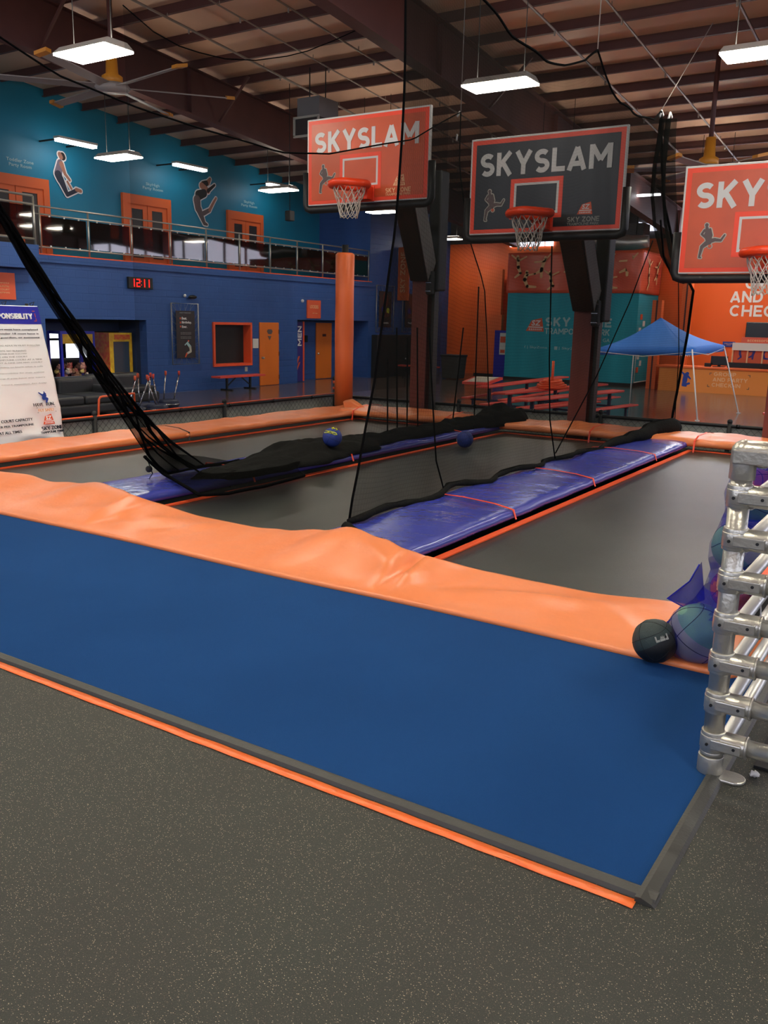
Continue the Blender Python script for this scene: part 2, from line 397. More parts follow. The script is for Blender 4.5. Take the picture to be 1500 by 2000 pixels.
def glyph(ch, t):
    """bold capital: (advance width, list of centre-line strokes) in a unit-high box, stroke width t"""
    h = t/2; a, b = h, 1-h; m = .5
    if ch == 'S':
        w = .66; r = (w-t)/2; c = w/2; return w, [_arc(c, b-(1-2*h)/4, r, (1-2*h)/4, 35, 270, 14)[:-1]+_arc(c, a+(1-2*h)/4, r, (1-2*h)/4, 90, -145, 14)]
    if ch == 'K': return .72, [[(h, 0), (h, 1)], [(h+.02, .40), (.72-t*.55, 1)], [(.28, .56), (.72-t*.5, 0)]]
    if ch == 'Y': return .78, [[(t*.5, 1), (.39, .44)], [(.78-t*.5, 1), (.39, .44)], [(.39, 0), (.39, .48)]]
    if ch == 'L': return .56, [[(h, 1), (h, h), (.56, h)]]
    if ch == 'A': return .82, [[(t*.5, 0), (.41, 1-t*.25)], [(.82-t*.5, 0), (.41, 1-t*.25)], [(.2, .27), (.62, .27)]]
    if ch == 'M': return .92, [[(h, 0), (h, 1)], [(.92-h, 0), (.92-h, 1)], [(h*1.1, 1-h*.4), (.46, .34)], [(.92-h*1.1, 1-h*.4), (.46, .34)]]
    if ch == 'Z': return .66, [[(.02, 1-h), (.64, 1-h)], [(.66-t*.6, 1-t*.7), (t*.6, t*.7)], [(.02, h), (.66, h)]]
    if ch == 'O': w = .86; return w, [_arc(w/2, .5, w/2-h, .5-h, 0, 360, 24)]
    if ch == 'C': w = .76; return w, [_arc(w/2+.03, .5, w/2-h+.02, .5-h, 48, 312, 18)]
    if ch == 'G': w = .82; return w, [_arc(w/2, .5, w/2-h, .5-h, 48, 330, 18)+[(w-h*1.1, .46)], [(w*.52, .46), (w-h*.2, .46)]]
    if ch == 'N': return .76, [[(h, 0), (h, 1)], [(.76-h, 0), (.76-h, 1)], [(h, 1-h*.5), (.76-h, h*.5)]]
    if ch == 'E': return .6, [[(.6, 1-h), (h, 1-h), (h, h), (.6, h)], [(h, .5), (.54, .5)]]
    if ch == 'H': return .74, [[(h, 0), (h, 1)], [(.74-h, 0), (.74-h, 1)], [(h, .5), (.74-h, .5)]]
    if ch == 'I': return t, [[(h, 0), (h, 1)]]
    if ch == 'T': return .66, [[(0, 1-h), (.66, 1-h)], [(.33, 0), (.33, 1-h)]]
    if ch == 'D': return .74, [[(h, h), (h, 1-h), (.34, 1-h)]+_arc(.34, .5, .74-h-.34, .5-h, 90, -90, 12)+[(h, h)]]
    if ch in 'PRB':
        q = [[(h, 0), (h, 1-h), (.36, 1-h)]+_arc(.36, 1-h-(.5-h)*.56, .62-h-.34, (.5-h)*.56, 90, -90, 10)+[(h, 1-h-(.5-h)*1.12)]]
        if ch == 'R': q.append([(.34, .42), (.64-h*.6, 0)])
        if ch == 'B': q.append([(h, h), (.38, h)]+_arc(.38, h+(.5-h)*.5, .24, (.5-h)*.5, -90, 90, 10)+[(h, .5)])
        return .64, q
    if ch == 'U': return .74, [[(h, 1), (h, .36)]+_arc(.37, .36, .37-h, .36-h, 180, 360, 12)+[(.74-h, 1)]]
    if ch == '-': return .36, [[(.02, .42), (.34, .42)]]
    return .3, []
def bold(mb, s, O, U, W, w, h, mi=0, t=.2, th=.004, off=.003, gap=.065):
    """bold block capitals made of mitred strokes"""
    O, U, W = V(O), V(U), V(W); n = U.cross(W).normalized(); x = 0; items = []
    for ch in s: a, st = glyph(ch, t); items.append((x, st)); x += a+gap
    tot = x-gap; sx = w/tot; k = 0
    for x0, st in items:
        for pl in st:
            P = [((x0+p[0])*sx, p[1]*h) for p in pl]; P = [p for i, p in enumerate(P) if not i or math.dist(p, P[i-1]) > 1e-5*h]; T = t*h/2; L, Rr = [], []
            cl = len(P) > 3 and math.dist(P[0], P[-1]) < 1e-6
            for i, p in enumerate(P):
                q0 = P[i-1] if i else (P[-2] if cl else None); q1 = P[i+1] if i < len(P)-1 else (P[1] if cl else None)
                d0 = (p[0]-q0[0], p[1]-q0[1]) if q0 else None; d1 = (q1[0]-p[0], q1[1]-p[1]) if q1 else None
                def nn(d): l = math.hypot(*d); return (-d[1]/l, d[0]/l)
                n0 = nn(d0) if d0 else nn(d1); n1 = nn(d1) if d1 else n0
                mx_, my = n0[0]+n1[0], n0[1]+n1[1]; l = math.hypot(mx_, my) or 1; mx_, my = mx_/l, my/l; c = max(.5, mx_*n0[0]+my*n0[1])
                L.append((p[0]+mx_*T/c, p[1]+my*T/c)); Rr.append((p[0]-mx_*T/c, p[1]-my*T/c))
            z = off+.00035*k; k += 1
            lo = [O+U*a+W*b+n*(off*.3) for a, b in L]+[O+U*a+W*b+n*(off*.3) for a, b in reversed(Rr)]
            b0 = len(mb.v); N = len(P)
            for a, b in L: mb.v.append(O+U*a+W*b+n*(z+th))
            for a, b in Rr: mb.v.append(O+U*a+W*b+n*(z+th))
            for a, b in L: mb.v.append(O+U*a+W*b+n*(off*.3))
            for a, b in Rr: mb.v.append(O+U*a+W*b+n*(off*.3))
            for i in range(N-1):
                mb.f.append((b0+i, b0+i+1, b0+N+i+1, b0+N+i)); mb.f.append((b0+i, b0+i+1, b0+2*N+i+1, b0+2*N+i)); mb.f.append((b0+N+i, b0+N+i+1, b0+3*N+i+1, b0+3*N+i)); mb.m += [mi]*3
            mb.f.append((b0, b0+N, b0+3*N, b0+2*N)); mb.f.append((b0+N-1, b0+2*N-1, b0+4*N-1, b0+3*N-1)); mb.m += [mi]*2
def capsule(mb, x1, y1, r1, x2, y2, r2, O, U, W, t, mi, n=7):
    """flat tapered limb outline"""
    d = math.atan2(y2-y1, x2-x1); p = []
    for k in range(n+1): a = d+math.pi/2+math.pi*k/n; p.append((x1+r1*math.cos(a), y1+r1*math.sin(a)))
    for k in range(n+1): a = d-math.pi/2+math.pi*k/n; p.append((x2+r2*math.cos(a), y2+r2*math.sin(a)))
    mb.prism(p, O, U, W, t, mi)
def figure(parent, limbs, O, U, W, mats, rim='white', rimw=.0, name='figure', lab=None):
    """flat printed cut-out of a jumping person made of tapered limbs (x1,y1,r1,x2,y2,r2,material index)"""
    n = V(U).cross(V(W)).normalized()
    if rimw:
        m = MB()
        for i, l in enumerate(limbs): capsule(m, l[0], l[1], l[2]+rimw, l[3], l[4], l[5]+rimw, V(O)+n*(.0008*i/len(limbs)), U, W, .004, 0)
        m.build('figure_outline', rim, parent)
    m = MB()
    for i, l in enumerate(limbs): capsule(m, *l[:6], V(O)+n*(.005+.003*i/len(limbs)), U, W, .003, l[6])
    return m.build(name, mats, parent, label=lab)
X, Y, Z = V((1, 0, 0)), V((0, 1, 0)), V((0, 0, 1))
FL = -.62                                  # lower hall floor; the court deck is at 0
def roofz(y): return 9.2-.085*y
# ================================================================ setting
struct('floor', MB().box((-30, -14, FL-.1), (14, 42, FL)), 'concrete', 'dark glossy concrete floor of the hall')
struct('floor_deck', MB().box((-10.0, -14, FL), (12, 4.9, 0)), 'rubber_floor', 'speckled dark rubber floor in the foreground')
struct('floor_court', MB().box((-9.9, 4.9, FL), (3, 13.7, -.13)), 'void', 'black pit under the trampolines')
# left wall, with its openings
w = MB(); T = -20.3
def wseg(y0, y1, z0, z1): w.box((T, y0, z0), (-20, y1, z1))
TOP = 3.1
wseg(-14, 14.6, FL, TOP); wseg(14.6, 18, 1.53, TOP); wseg(18, 20.76, FL, TOP); wseg(20.76, 22.46, FL, .16); wseg(20.76, 22.46, 1.44, TOP)
wseg(22.46, 25, FL, TOP); wseg(25, 29.5, 1.62, TOP); wseg(29.5, 36, FL, TOP)
w.box((T, 29.55, TOP), (-20, 36, 6.8))
struct('wall_left', w, 'wall_blue', 'royal blue painted block wall of the hall')
struct('wall_left_upper', MB().box((-22.8, -14, 3.1), (-22.5, 29.6, 8.2)), 'wall_teal', 'teal wall of the upper floor')
struct('wall_mezzanine_end', MB().box((-22.5, 29.55, 3.1), (-20.3, 29.8, 7.2)), 'wall_blue', 'blue end wall of the upper floor')
struct('floor_mezzanine', MB().box((-27.5, -14, 2.98), (-20.32, 29.55, 3.1)), 'wall_grey')
struct('trim_ledge', MB().box((-20.05, -14, 2.94), (-19.93, 29.6, 3.12)), 'wall_blue', 'blue ledge under the balcony railing')
struct('trim_ledge_cap', MB().box((-20.05, -14, 3.12), (-19.92, 29.6, 3.15)), 'frame_orange', 'thin orange line on the balcony edge')
struct('trim_balcony_block', MB().box((-20.0, 8, 2.75), (-19.6, 14.25, 3.32)), 'wall_blue', 'blue projecting block under the near railing')
w = MB(); w.box((-20.95, 25, FL), (-20.8, 29.5, 1.62)); w.box((-20.8, 24.85, FL), (-20.3, 25, 1.62)); w.box((-20.8, 29.5, FL), (-20.3, 29.65, 1.62)); w.box((-20.8, 25, 1.62), (-20.3, 29.5, 1.75))
struct('wall_restroom_recess', w, 'wall_blue', 'blue recess with the restroom doors')
# arcade room behind the left wall
w = MB(); w.box((-21.3, 13.6, 1.18), (-21.2, 19.2, 1.53)); w.box((-21.3, 18.45, FL), (-21.2, 19.2, 1.18)); w.box((-21.2, 18.0, FL), (-20.3, 18.15, 1.6)); w.box((-21.2, 14.45, FL), (-20.3, 14.6, 1.6)); w.box((-21.3, 14.45, 1.53), (-20.3, 18.15, 1.65))
struct('wall_arcade_entry', w, 'wall_navy', 'dark navy entry to the arcade room')
w = MB(); w.box((-27.2, 12, FL), (-27, 24, 3)); w.box((-27, 11.9, FL), (-21.3, 12, 3)); w.box((-27, 24, FL), (-20.9, 24.1, 3))
struct('wall_arcade', w, 'wall_dark')
wn = thing('window_1', 'bright windows at the back of the arcade room', None, (-26.99, 17, .9), kind='structure')
w = MB(); w.box((-27, 13, .1), (-26.95, 21.5, 1.6)); w.build('pane', 'arcade_glow', wn)
w = MB()
for k in range(9): w.box((-26.95, 12.95+k*1.05, .1), (-26.9, 13.07+k*1.05, 1.6))
w.box((-26.95, 13, .72), (-26.9, 21.5, .8)); w.build('window_frame', 'black', wn)
# far wall: orange below, dark above, a band of daylight windows at the right
w = MB(); w.box((-20.3, 36, FL), (-9.4, 36.3, 5.05)); w.box((-9.4, 36, FL), (14, 36.3, 4.2)); struct('wall_far', w, 'wall_orange', 'bright orange far wall')
w = MB(); w.box((-20.3, 36.02, 5.05), (-9.4, 36.3, 7)); w.box((-9.4, 36.02, 5.7), (14, 36.3, 7)); struct('wall_far_upper', w, 'wall_dark', 'dark upper part of the far wall')
wn = thing('window_2', 'high daylight windows in the far wall', None, (-2, 36, 5), kind='structure')
w = MB(); w.box((-9.3, 36.1, 4.2), (13.5, 36.2, 5.7)); w.build('pane', 'window_glow', wn)
w = MB()
for k in range(16): w.box((-9.4+k*1.52, 36.0, 4.2), (-9.3+k*1.52, 36.1, 5.7))
w.build('window_frame', 'steel_brown', wn)
for nm, lo, hi in (('fill_panel_1', (13.9, -12, 4.2), (13.98, 34, 6.2)), ('fill_panel_2', (-26, -13.98, 4.5), (12, -13.9, 7.0))):  # unseen glowing panels added beside and behind the camera to light the roof
    wn = thing(nm, 'glowing panels added out of view to brighten the ceiling, framed like windows', None, lo, kind='structure'); MB().box(lo, hi).build('pane', 'window_glow', wn)
    m = MB()
    for k in range(12):
        f = k/11; q = V(lo).lerp(V(hi), f); m.box((q.x-.1, q.y-.1, lo[2]-.1), (q.x+.1, q.y+.1, hi[2]+.1))
    m.build('window_frame', 'steel_brown', wn)
struct('wall_right', MB().box((14, -14, FL), (14.2, 36.3, 10.5)), 'wall_grey')
struct('wall_back', MB().box((-30, -14.2, FL), (14.2, -14, 10.5)), 'wall_grey')
struct('wall_left_outer', MB().box((-30, -14, FL), (-27.6, 12, 3)), 'wall_dark')
struct('wall_upper_filler', MB().box((-27.6, 29.8, FL), (-20.95, 36.3, 8.2)), 'wall_dark')
# roof
roof = thing('ceiling', 'sloping metal roof with pink-tan insulation between brown purlins', None, (0, 10, 8), kind='structure')
m = MB(); m.hexa([(-23, -14, roofz(-14)), (14, -14, roofz(-14)), (14, 36.3, roofz(36.3)), (-23, 36.3, roofz(36.3))], [(-23, -14, roofz(-14)+.1), (14, -14, roofz(-14)+.1), (14, 36.3, roofz(36.3)+.1), (-23, 36.3, roofz(36.3)+.1)])
m.build('insulation', 'insulation', roof)
y = 18.12-1.3*14
while y < 36:
    m = MB(); z = roofz(y); m.box((-22.8, y-.012, z-.19), (14, y+.012, z)); m.box((-22.8, y-.07, z-.205), (14, y+.012, z-.19))
    m.build('purlin', 'steel_brown', roof); y += 1.3
def rafter(x, d0=1.0):
    m = MB(); a, b = -13.9, 35.9
    def sl(x0, x1, o0, o1):
        m.hexa([(x0, a, roofz(a)-o1), (x1, a, roofz(a)-o1), (x1, b, roofz(b)-o1), (x0, b, roofz(b)-o1)], [(x0, a, roofz(a)-o0), (x1, a, roofz(a)-o0), (x1, b, roofz(b)-o0), (x0, b, roofz(b)-o0)])
    sl(x-.01, x+.01, .235, .27+d0); sl(x-.14, x+.14, .21, .235); sl(x-.15, x+.15, .27+d0, .3+d0)
    for k in range(9):
        yy = a+k*6.1; m.box((x-.13, yy, roofz(yy)-.27-d0), (x+.13, yy+.015, roofz(yy)-.29))
    m.build('rafter', 'steel_brown', roof)
for x in (-16.7, -9.7, -2.7, 4.3, 11.3): rafter(x)
for x, r in ((-14.6, .028), (-13.15, .018), (-11.9, .022), (-7.6, .026), (-6.25, .022), (-4.17, .026), (-18.5, .024)):
    m = MB(); m.tube([(x, -10, roofz(-10)-.36), (x, 35.5, roofz(35.5)-.36)], r, 6)
    yy = 2.0
    while yy < 34: m.tube([(x, yy, roofz(yy)-.36), (x, yy, roofz(yy)-.27)], .01, 4); m.tube([(x, yy+.6, roofz(yy+.6)-.36), (x, yy+.6, roofz(yy+.6)-.46)], .02, 5); yy += 3.0
    m.build('sprinkler_pipe', 'pipe_grey', roof)
m = MB()
for xx, y0 in ((-15.6, 12.4), (-15.6, 17.6), (-10.6, 17.6), (-8.7, 19.0), (-15.6, 22.8), (-8.7, 24.2)):
    m.beam((xx, y0, roofz(y0)-.25), (xx-1.0 if xx in (-15.6, -8.7) else xx+.9, y0, roofz(y0)-1.2), .05, .05)
m.build('flange_brace', 'steel_brown', roof)

# ================================================================ court
def bed(x0, x1, label, hide_r=False):
    t = thing('trampoline', label, 'trampoline', ((x0+x1)/2, 9, 0), 'trampoline beds of the court')
    y0, y1 = 4.75, 12.5
    m = MB(); m.grid(lambda u, v: (x0+(x1-x0)*u, y0+(y1-y0)*v, -.022*math.sin(math.pi*u)*math.sin(math.pi*v)), 12, 24)
    thick(m.build('bed', 'bed', t), .006)
    for a, b in (((x0-.03, y0, .001), (x0+.035, y1, .012)), ((x0+.035, y1-.03, .001), (x1-.035, y1+.03, .012)), ((x1-.035, y0, .001), (x1+.03, y1, .012))):
        MB().box(a, b).build('edge_strip', 'strip_orange', t, label='orange edge strip')
    return t
bed(-8.7, -6.82, 'dark grey trampoline bed of the left lane under the first hoop')
bed(-5.86, -3.95, 'dark grey trampoline bed of the middle lane between the two blue pads')
bed(-3.0, -.95, 'dark grey trampoline bed of the right lane beside the silver pipe rack')

def pad_mb(a, b, w, z0, z1, seed, lat=0, amp=.012, nl=60, tilt=0, wav=0):
    """rounded foam pad from a to b (2D points), width w (to the right of a->b), between z0 and z1"""
    m = MB(); A, B = V((a[0], a[1], 0)), V((b[0], b[1], 0)); d = (B-A).normalized(); r = V((d.y, -d.x, 0)); L = (B-A).length
    h = (z1-z0); prof = []
    nt = 10; R = h*.5
    for i in range(nt+1): prof.append((R+(w-2*R)*i/nt, 1))
    for k in (1, 2, 3): a_ = math.pi/2-math.pi*k/4; prof.append((w-R+R*math.cos(a_), math.sin(a_)))
    for i in range(nt+1): prof.append((w-R-(w-2*R)*i/nt, -1))
    for k in (1, 2, 3): a_ = -math.pi/2-math.pi*k/4; prof.append((R+R*math.cos(a_), math.sin(a_)))
    n = len(prof); zc = (z0+z1)/2; base = 0
    for i in range(nl+1):
        s = i/nl; e = min(s, 1-s)*L; k_e = min(1, .25+e/.06*.75) if e < .06 else 1
        for q, (c, t) in enumerate(prof):
            p = A+d*(L*s)+r*c
            z = zc+t*h/2*k_e+tilt*(.5-c/w)
            f = mnoise.noise(V((p.x*1.7+seed, p.y*1.7, seed)))*amp*1.4+mnoise.noise(V((p.x*6+seed, p.y*6, 3)))*amp*.5
            f += abs(mnoise.noise(V((L*s*3.1+seed, c*1.0, 8))))*amp*1.2
            if t > 0: z += f
            p = p + r*(mnoise.noise(V((L*s*2.2, seed, 1)))*amp*1.0 + wav*math.sin(L*s*1.9+seed))
            m.v.append(V((p.x, p.y, z)))
        if i:
            for q in range(n): m.f.append((base-n+q, base-n+(q+1) % n, base+(q+1) % n, base+q)); m.m.append(0); m.sm.add(len(m.f)-1)
        base += n
    m.f.append(tuple(range(n))); m.f.append(tuple(base-n+q for q in range(n))); m.m += [0, 0]
    return m
def strap(parent, pts, m_='strap_orange', r=.012, name='strap'):
    m = MB(); P = [V(p) for p in pts]; Q = []
    for i in range(len(P)-1):
        for k in range(4): Q.append(P[i].lerp(P[i+1], k/4))
    Q.append(P[-1])
    s = []
    for i, p in enumerate(Q):
        d = (Q[min(i+1, len(Q)-1)]-Q[max(i-1, 0)]).normalized(); a = d.cross(Z); a = a.normalized() if a.length > .05 else X
        s.append((p-a*r, p+a*r))
    for i in range(len(s)-1): m.poly([s[i][0], s[i][1], s[i+1][1], s[i+1][0]])
    o = m.build(name, m_, parent, label=('bright orange strap' if 'orange' in m_ else None), fix=False); thick(o, .005, 0); return o
def pad(label, group, mname, a, b, w, z0, z1, seed, **k):
    c = ((a[0]+b[0])/2, (a[1]+b[1])/2, 0)
    t = thing('safety_pad', label, 'pad', c, group)
    pad_mb(a, b, w, z0, z1, seed, **k).build('pad_cover', mname, t); return t
GP = 'padded mats around the trampolines'
p = pad('long blue vinyl pad between the left and middle trampolines, black net heaped on it', 'blue divider pads', 'pad_blue', (-6.76, 5.05), (-6.76, 12.9), .86, .04, .12, 1.3, nl=110, amp=.010)
for yy, dy in ((6.85, .2), (8.55, .15), (11.3, .1)): strap(p, [(-6.78, yy, .05), (-6.74, yy, .135), (-6.4, yy-dy*.3, .15), (-6.1, yy-dy*.7, .148), (-5.9, yy-dy, .13), (-5.87, yy-dy, .05)])
p = pad('long blue vinyl pad between the middle and right trampolines, glossy with orange straps', 'blue divider pads', 'pad_blue', (-3.9, 5.0), (-3.9, 12.9), .87, .04, .12, 5.1, nl=110, amp=.010)
for yy, dy in ((6.95, .2), (8.9, .2), (11.0, .1)): strap(p, [(-3.92, yy, .05), (-3.88, yy, .135), (-3.6, yy-dy*.3, .15), (-3.25, yy-dy*.7, .148), (-3.04, yy-dy, .13), (-3.01, yy-dy, .05)])
p = pad('near section of orange pad along the left court edge, in front of the white sign', 'orange edge pads', 'pad_orange', (-9.48, 4.6), (-9.48, 8.55), .80, .065, .145, 2.2, nl=60, tilt=.01, amp=.014)
strap(p, [(-9.47, 8.5, .15), (-9.2, 8.55, .185), (-8.9, 8.52, .18), (-8.68, 8.5, .14), (-8.66, 8.48, .03)], 'black')
p = pad('far section of orange pad along the left court edge, up to the orange pillar', 'orange edge pads', 'pad_orange', (-9.48, 8.45), (-9.46, 13.2), .81, .065, .145, 7.7, nl=80, tilt=.01, amp=.016, wav=.01)
FY0 = 11.95
p = pad('orange pad at the far end of the left lane, beside the orange pillar', 'orange edge pads', 'pad_orange', (-9.0, 13.2), (-6.4, 13.3), .9, .07, .17, 3.4, nl=40, tilt=.015, amp=.028)
strap(p, [(-8.55, 13.1, .20), (-8.58, 12.85, .235), (-8.61, 12.5, .215), (-8.62, 12.3, .16), (-8.62, 12.27, .0)])
strap(p, [(-6.75, 13.1, .20), (-6.78, 12.85, .235), (-6.81, 12.5, .215), (-6.82, 12.3, .16), (-6.82, 12.27, .0)])
m = MB(); Q = [at(*q, 1, 12.75) for q in ((668, 784), (684, 781), (702, 793), (722, 812), (694, 820), (676, 812))]; m.hexa(Q, [q+V((0, .1, .02)) for q in Q]); o = m.build('corner_flap', 'pad_orange', p); mod_bevel(o, .03, 3)
p = pad('orange pad at the far end of the middle lane, behind the black column', 'orange edge pads', 'pad_orange', (-6.35, 13.3), (-3.7, 13.35), .92, .07, .17, 9.1, nl=40, tilt=.015, amp=.02)
strap(p, [(-4.35, 13.1, .20), (-4.38, 12.85, .235), (-4.41, 12.5, .215), (-4.42, 12.36, .16), (-4.42, 12.33, .0)])
strap(p, [(-6.1, 13.1, .20), (-6.13, 12.85, .235), (-6.16, 12.5, .215), (-6.17, 12.3, .16), (-6.17, 12.27, .0)])
p = pad('orange pad at the far end of the right lane, with an orange strap', 'orange edge pads', 'pad_orange', (-3.65, 13.35), (.6, 13.5), .95, .07, .17, 12.1, nl=60, tilt=.015, amp=.022)
strap(p, [(-2.85, 13.1, .20), (-2.88, 12.85, .235), (-2.91, 12.5, .215), (-2.92, 12.36, .16), (-2.92, 12.33, .0)])
# front vinyl cover
EDG = [(0, 925, .12), (60, 932, .11), (100, 945, .08), (150, 948, .12), (200, 948, .18), (235, 960, .18), (270, 974, .17), (300, 985, .10), (400, 1015, .035), (500, 1035, .035), (560, 1041, .06), (630, 1041, .1), (690, 1036, .18), (750, 1058, .18), (800, 1080, .175), (825, 1090, .15), (860, 1102, .05), (950, 1122, .035), (1050, 1143, .035), (1150, 1163, .05), (1330, 1185, .08)]
BK = [(-10.4, 5.1, .12), (-9.0, 5.12, .12)]+[tuple(at(a, b, 2, c)) for a, b, c in EDG]+[(-.55, 5.0, .1)]
BK.sort()
def bk(x):
    for (a, b, c), (d, e, f) in zip(BK, BK[1:]):
        if a <= x <= d: t = (x-a)/(d-a+1e-9); t = t*t*(3-2*t); return b+(e-b)*t, c+(f-c)*t
    return BK[-1][1:] if x > 0 else BK[0][1:]
def front(u, v):
    x = -10.35+u*9.75; yb, zb = bk(x)
    yf = 4.31+.012*math.sin(x*2.1)
    if u > .985: yf += (u-.985)*14
    if v < .06: y = yf+(v/.06)*.012; z = .014+.024*math.sin(v/.06*math.pi/2)
    elif v > .94: k = (v-.94)/.06; y = yb-.02+.03*k; z = (zb+.03)*(1-k*k)+.0*k-.05*k
    else:
        k = (v-.06)/.88; y = yf+.012+(yb-.02-yf-.012)*k; s = k*k*(3-2*k); z = .038+(zb-.008)*s
        w = math.sin(k*math.pi)
        for (cx, cy, ang, wd, ht) in ((-5.3, .5, .9, .10, .022), (-4.9, .7, 1.2, .08, .018), (-3.2, .75, -.5, .09, .028), (-2.2, .45, .4, .10, .028), (-1.35, .35, -.7, .10, .03), (-6.5, .6, 1.2, .14, .025), (-3.75, .35, 1.5, .12, .018), (-1.8, .6, .2, .08, .02), (-5.9, .4, .3, .1, .02), (-2.75, .5, .9, .08, .016)):
            dx, dy = x-cx, (k-cy)*.75; t = -dx*math.sin(ang)+dy*math.cos(ang); l = dx*math.cos(ang)+dy*math.sin(ang)
            z += ht*math.exp(-(t/wd)**2-(l/.45)**2)*w
        z += w*(.016*mnoise.noise(V((x*1.1, y*2.4, 4)))+.006*mnoise.noise(V((x*4, y*5, 9))))
    return (x, y, z)
m = MB(); m.grid(front, 200, 34)
o = m.build('front_pad', 'pad_orange', loc=(-5, 4.7, 0)); thick(o, .012); tag(o, 'wide orange vinyl cover draped along the near court edge, above the blue carpet', 'pad', 'orange edge pads')

# carpet, edging, tape
t = thing('carpet_mat', 'large royal blue carpet with dark rubber edging in front of the court', 'carpet', (-5, 3.4, 0))
m = MB(); m.box((-10, 2.43, .002), (-.60, 4.6, .014)); m.build('carpet', 'carpet', t)
m = MB(); m.prism([(2.392, 0), (2.44, 0), (2.44, .017), (2.430, .019), (2.40, .013)], (-.548, 0, .001), Y, Z, -9.5); m.build('front_edging', 'edge_rubber', t, label='dark rubber edging')
m = MB(); m.prism([(0, 0), (-.062, 0), (-.062, .019), (-.045, .021), (-.012, .01)], (-.543, 2.375, .001), X, Z, -2.2); m.build('side_edging', 'edge_rubber', t, label='dark rubber edging')
m = MB()
random.seed(3)
xs = [-10+i*.12 for i in range(80)]; xs = [x for x in xs if x < -.62]+[-.60]
m.grid(lambda u, v: (xs[min(int(u*(len(xs)-1)+.5), len(xs)-1)], 2.338+.046*v+random.uniform(-.003, .003), .0025), len(xs)-1, 1)
o = m.build('floor_tape', 'tape', loc=(-5, 2.35, 0)); thick(o, .002, 1); tag(o, 'bright orange tape stuck on the rubber floor along the carpet', 'tape')
m = MB(); m.sphere((-.455, 3.385, .014), .014, 10, sq=(1.3, 1, .9))
for v_ in m.v: v_ += V((random.uniform(-.005, .005), random.uniform(-.005, .005), random.uniform(-.004, .004)))
for v_ in m.v: v_.z = max(v_.z, .002)
tag(m.build('tissue', 'paper', loc=(-.455, 3.385, 0)), 'crumpled scrap of pale tissue by the foot of the pipe rack', 'tissue')
# ================================================================ basketball hoops
BW, BH = 2.22, 1.27
DUNK = [(.36, .90, .075, .36, .90, .07, 1), (.36, .86, .05, .42, .62, .13, 0), (.40, .64, .13, .48, .44, .11, 0), (.30, .76, .05, .22, .66, .045, 1), (.22, .66, .045, .36, .56, .04, 1), (.48, .78, .05, .55, .62, .04, 1), (.55, .62, .04, .50, .46, .04, 1),
        (.46, .46, .10, .66, .50, .075, 0), (.66, .50, .07, .86, .48, .05, 1), (.86, .48, .045, .97, .62, .035, 1), (.44, .44, .10, .26, .32, .075, 0), (.26, .32, .07, .20, .04, .04, 1), (.2, .04, .035, .25, .03, .03, 1), (.52, .33, .075, .52, .33, .074, 2)]
def logo(parent, O, U, W, w, h, m1='logo_orange', m2='white', name='logo'):
    """the trapezoid emblem with SZ and small letters"""
    m = MB(); m.prism([(0, 0), (w, -.04*h), (w*.86, h), (w*.30, h*.80)], O, U, W, .004, 0)
    n = V(U).cross(V(W)).normalized()
    m.prism([(w*.12, h*.27), (w*.95, h*.25), (w*.94, h*.33), (w*.15, h*.34)], V(O)+n*.004, U, W, .002, 1)
    text(m, 'SZ', V(O)+V(U)*w*.30+V(W)*h*.40+n*.003, U, V(W)+V(U)*.15, w*.48, h*.42, 1, .03, .002)
    for k in range(7): m.prism([(w*(.16+k*.11), h*.06), (w*(.22+k*.11), h*.06), (w*(.23+k*.105), h*.2), (w*(.18+k*.105), h*.2)], V(O)+n*.004, U, W, .002, 1)
    return m.build(name, [m1, m2], parent)
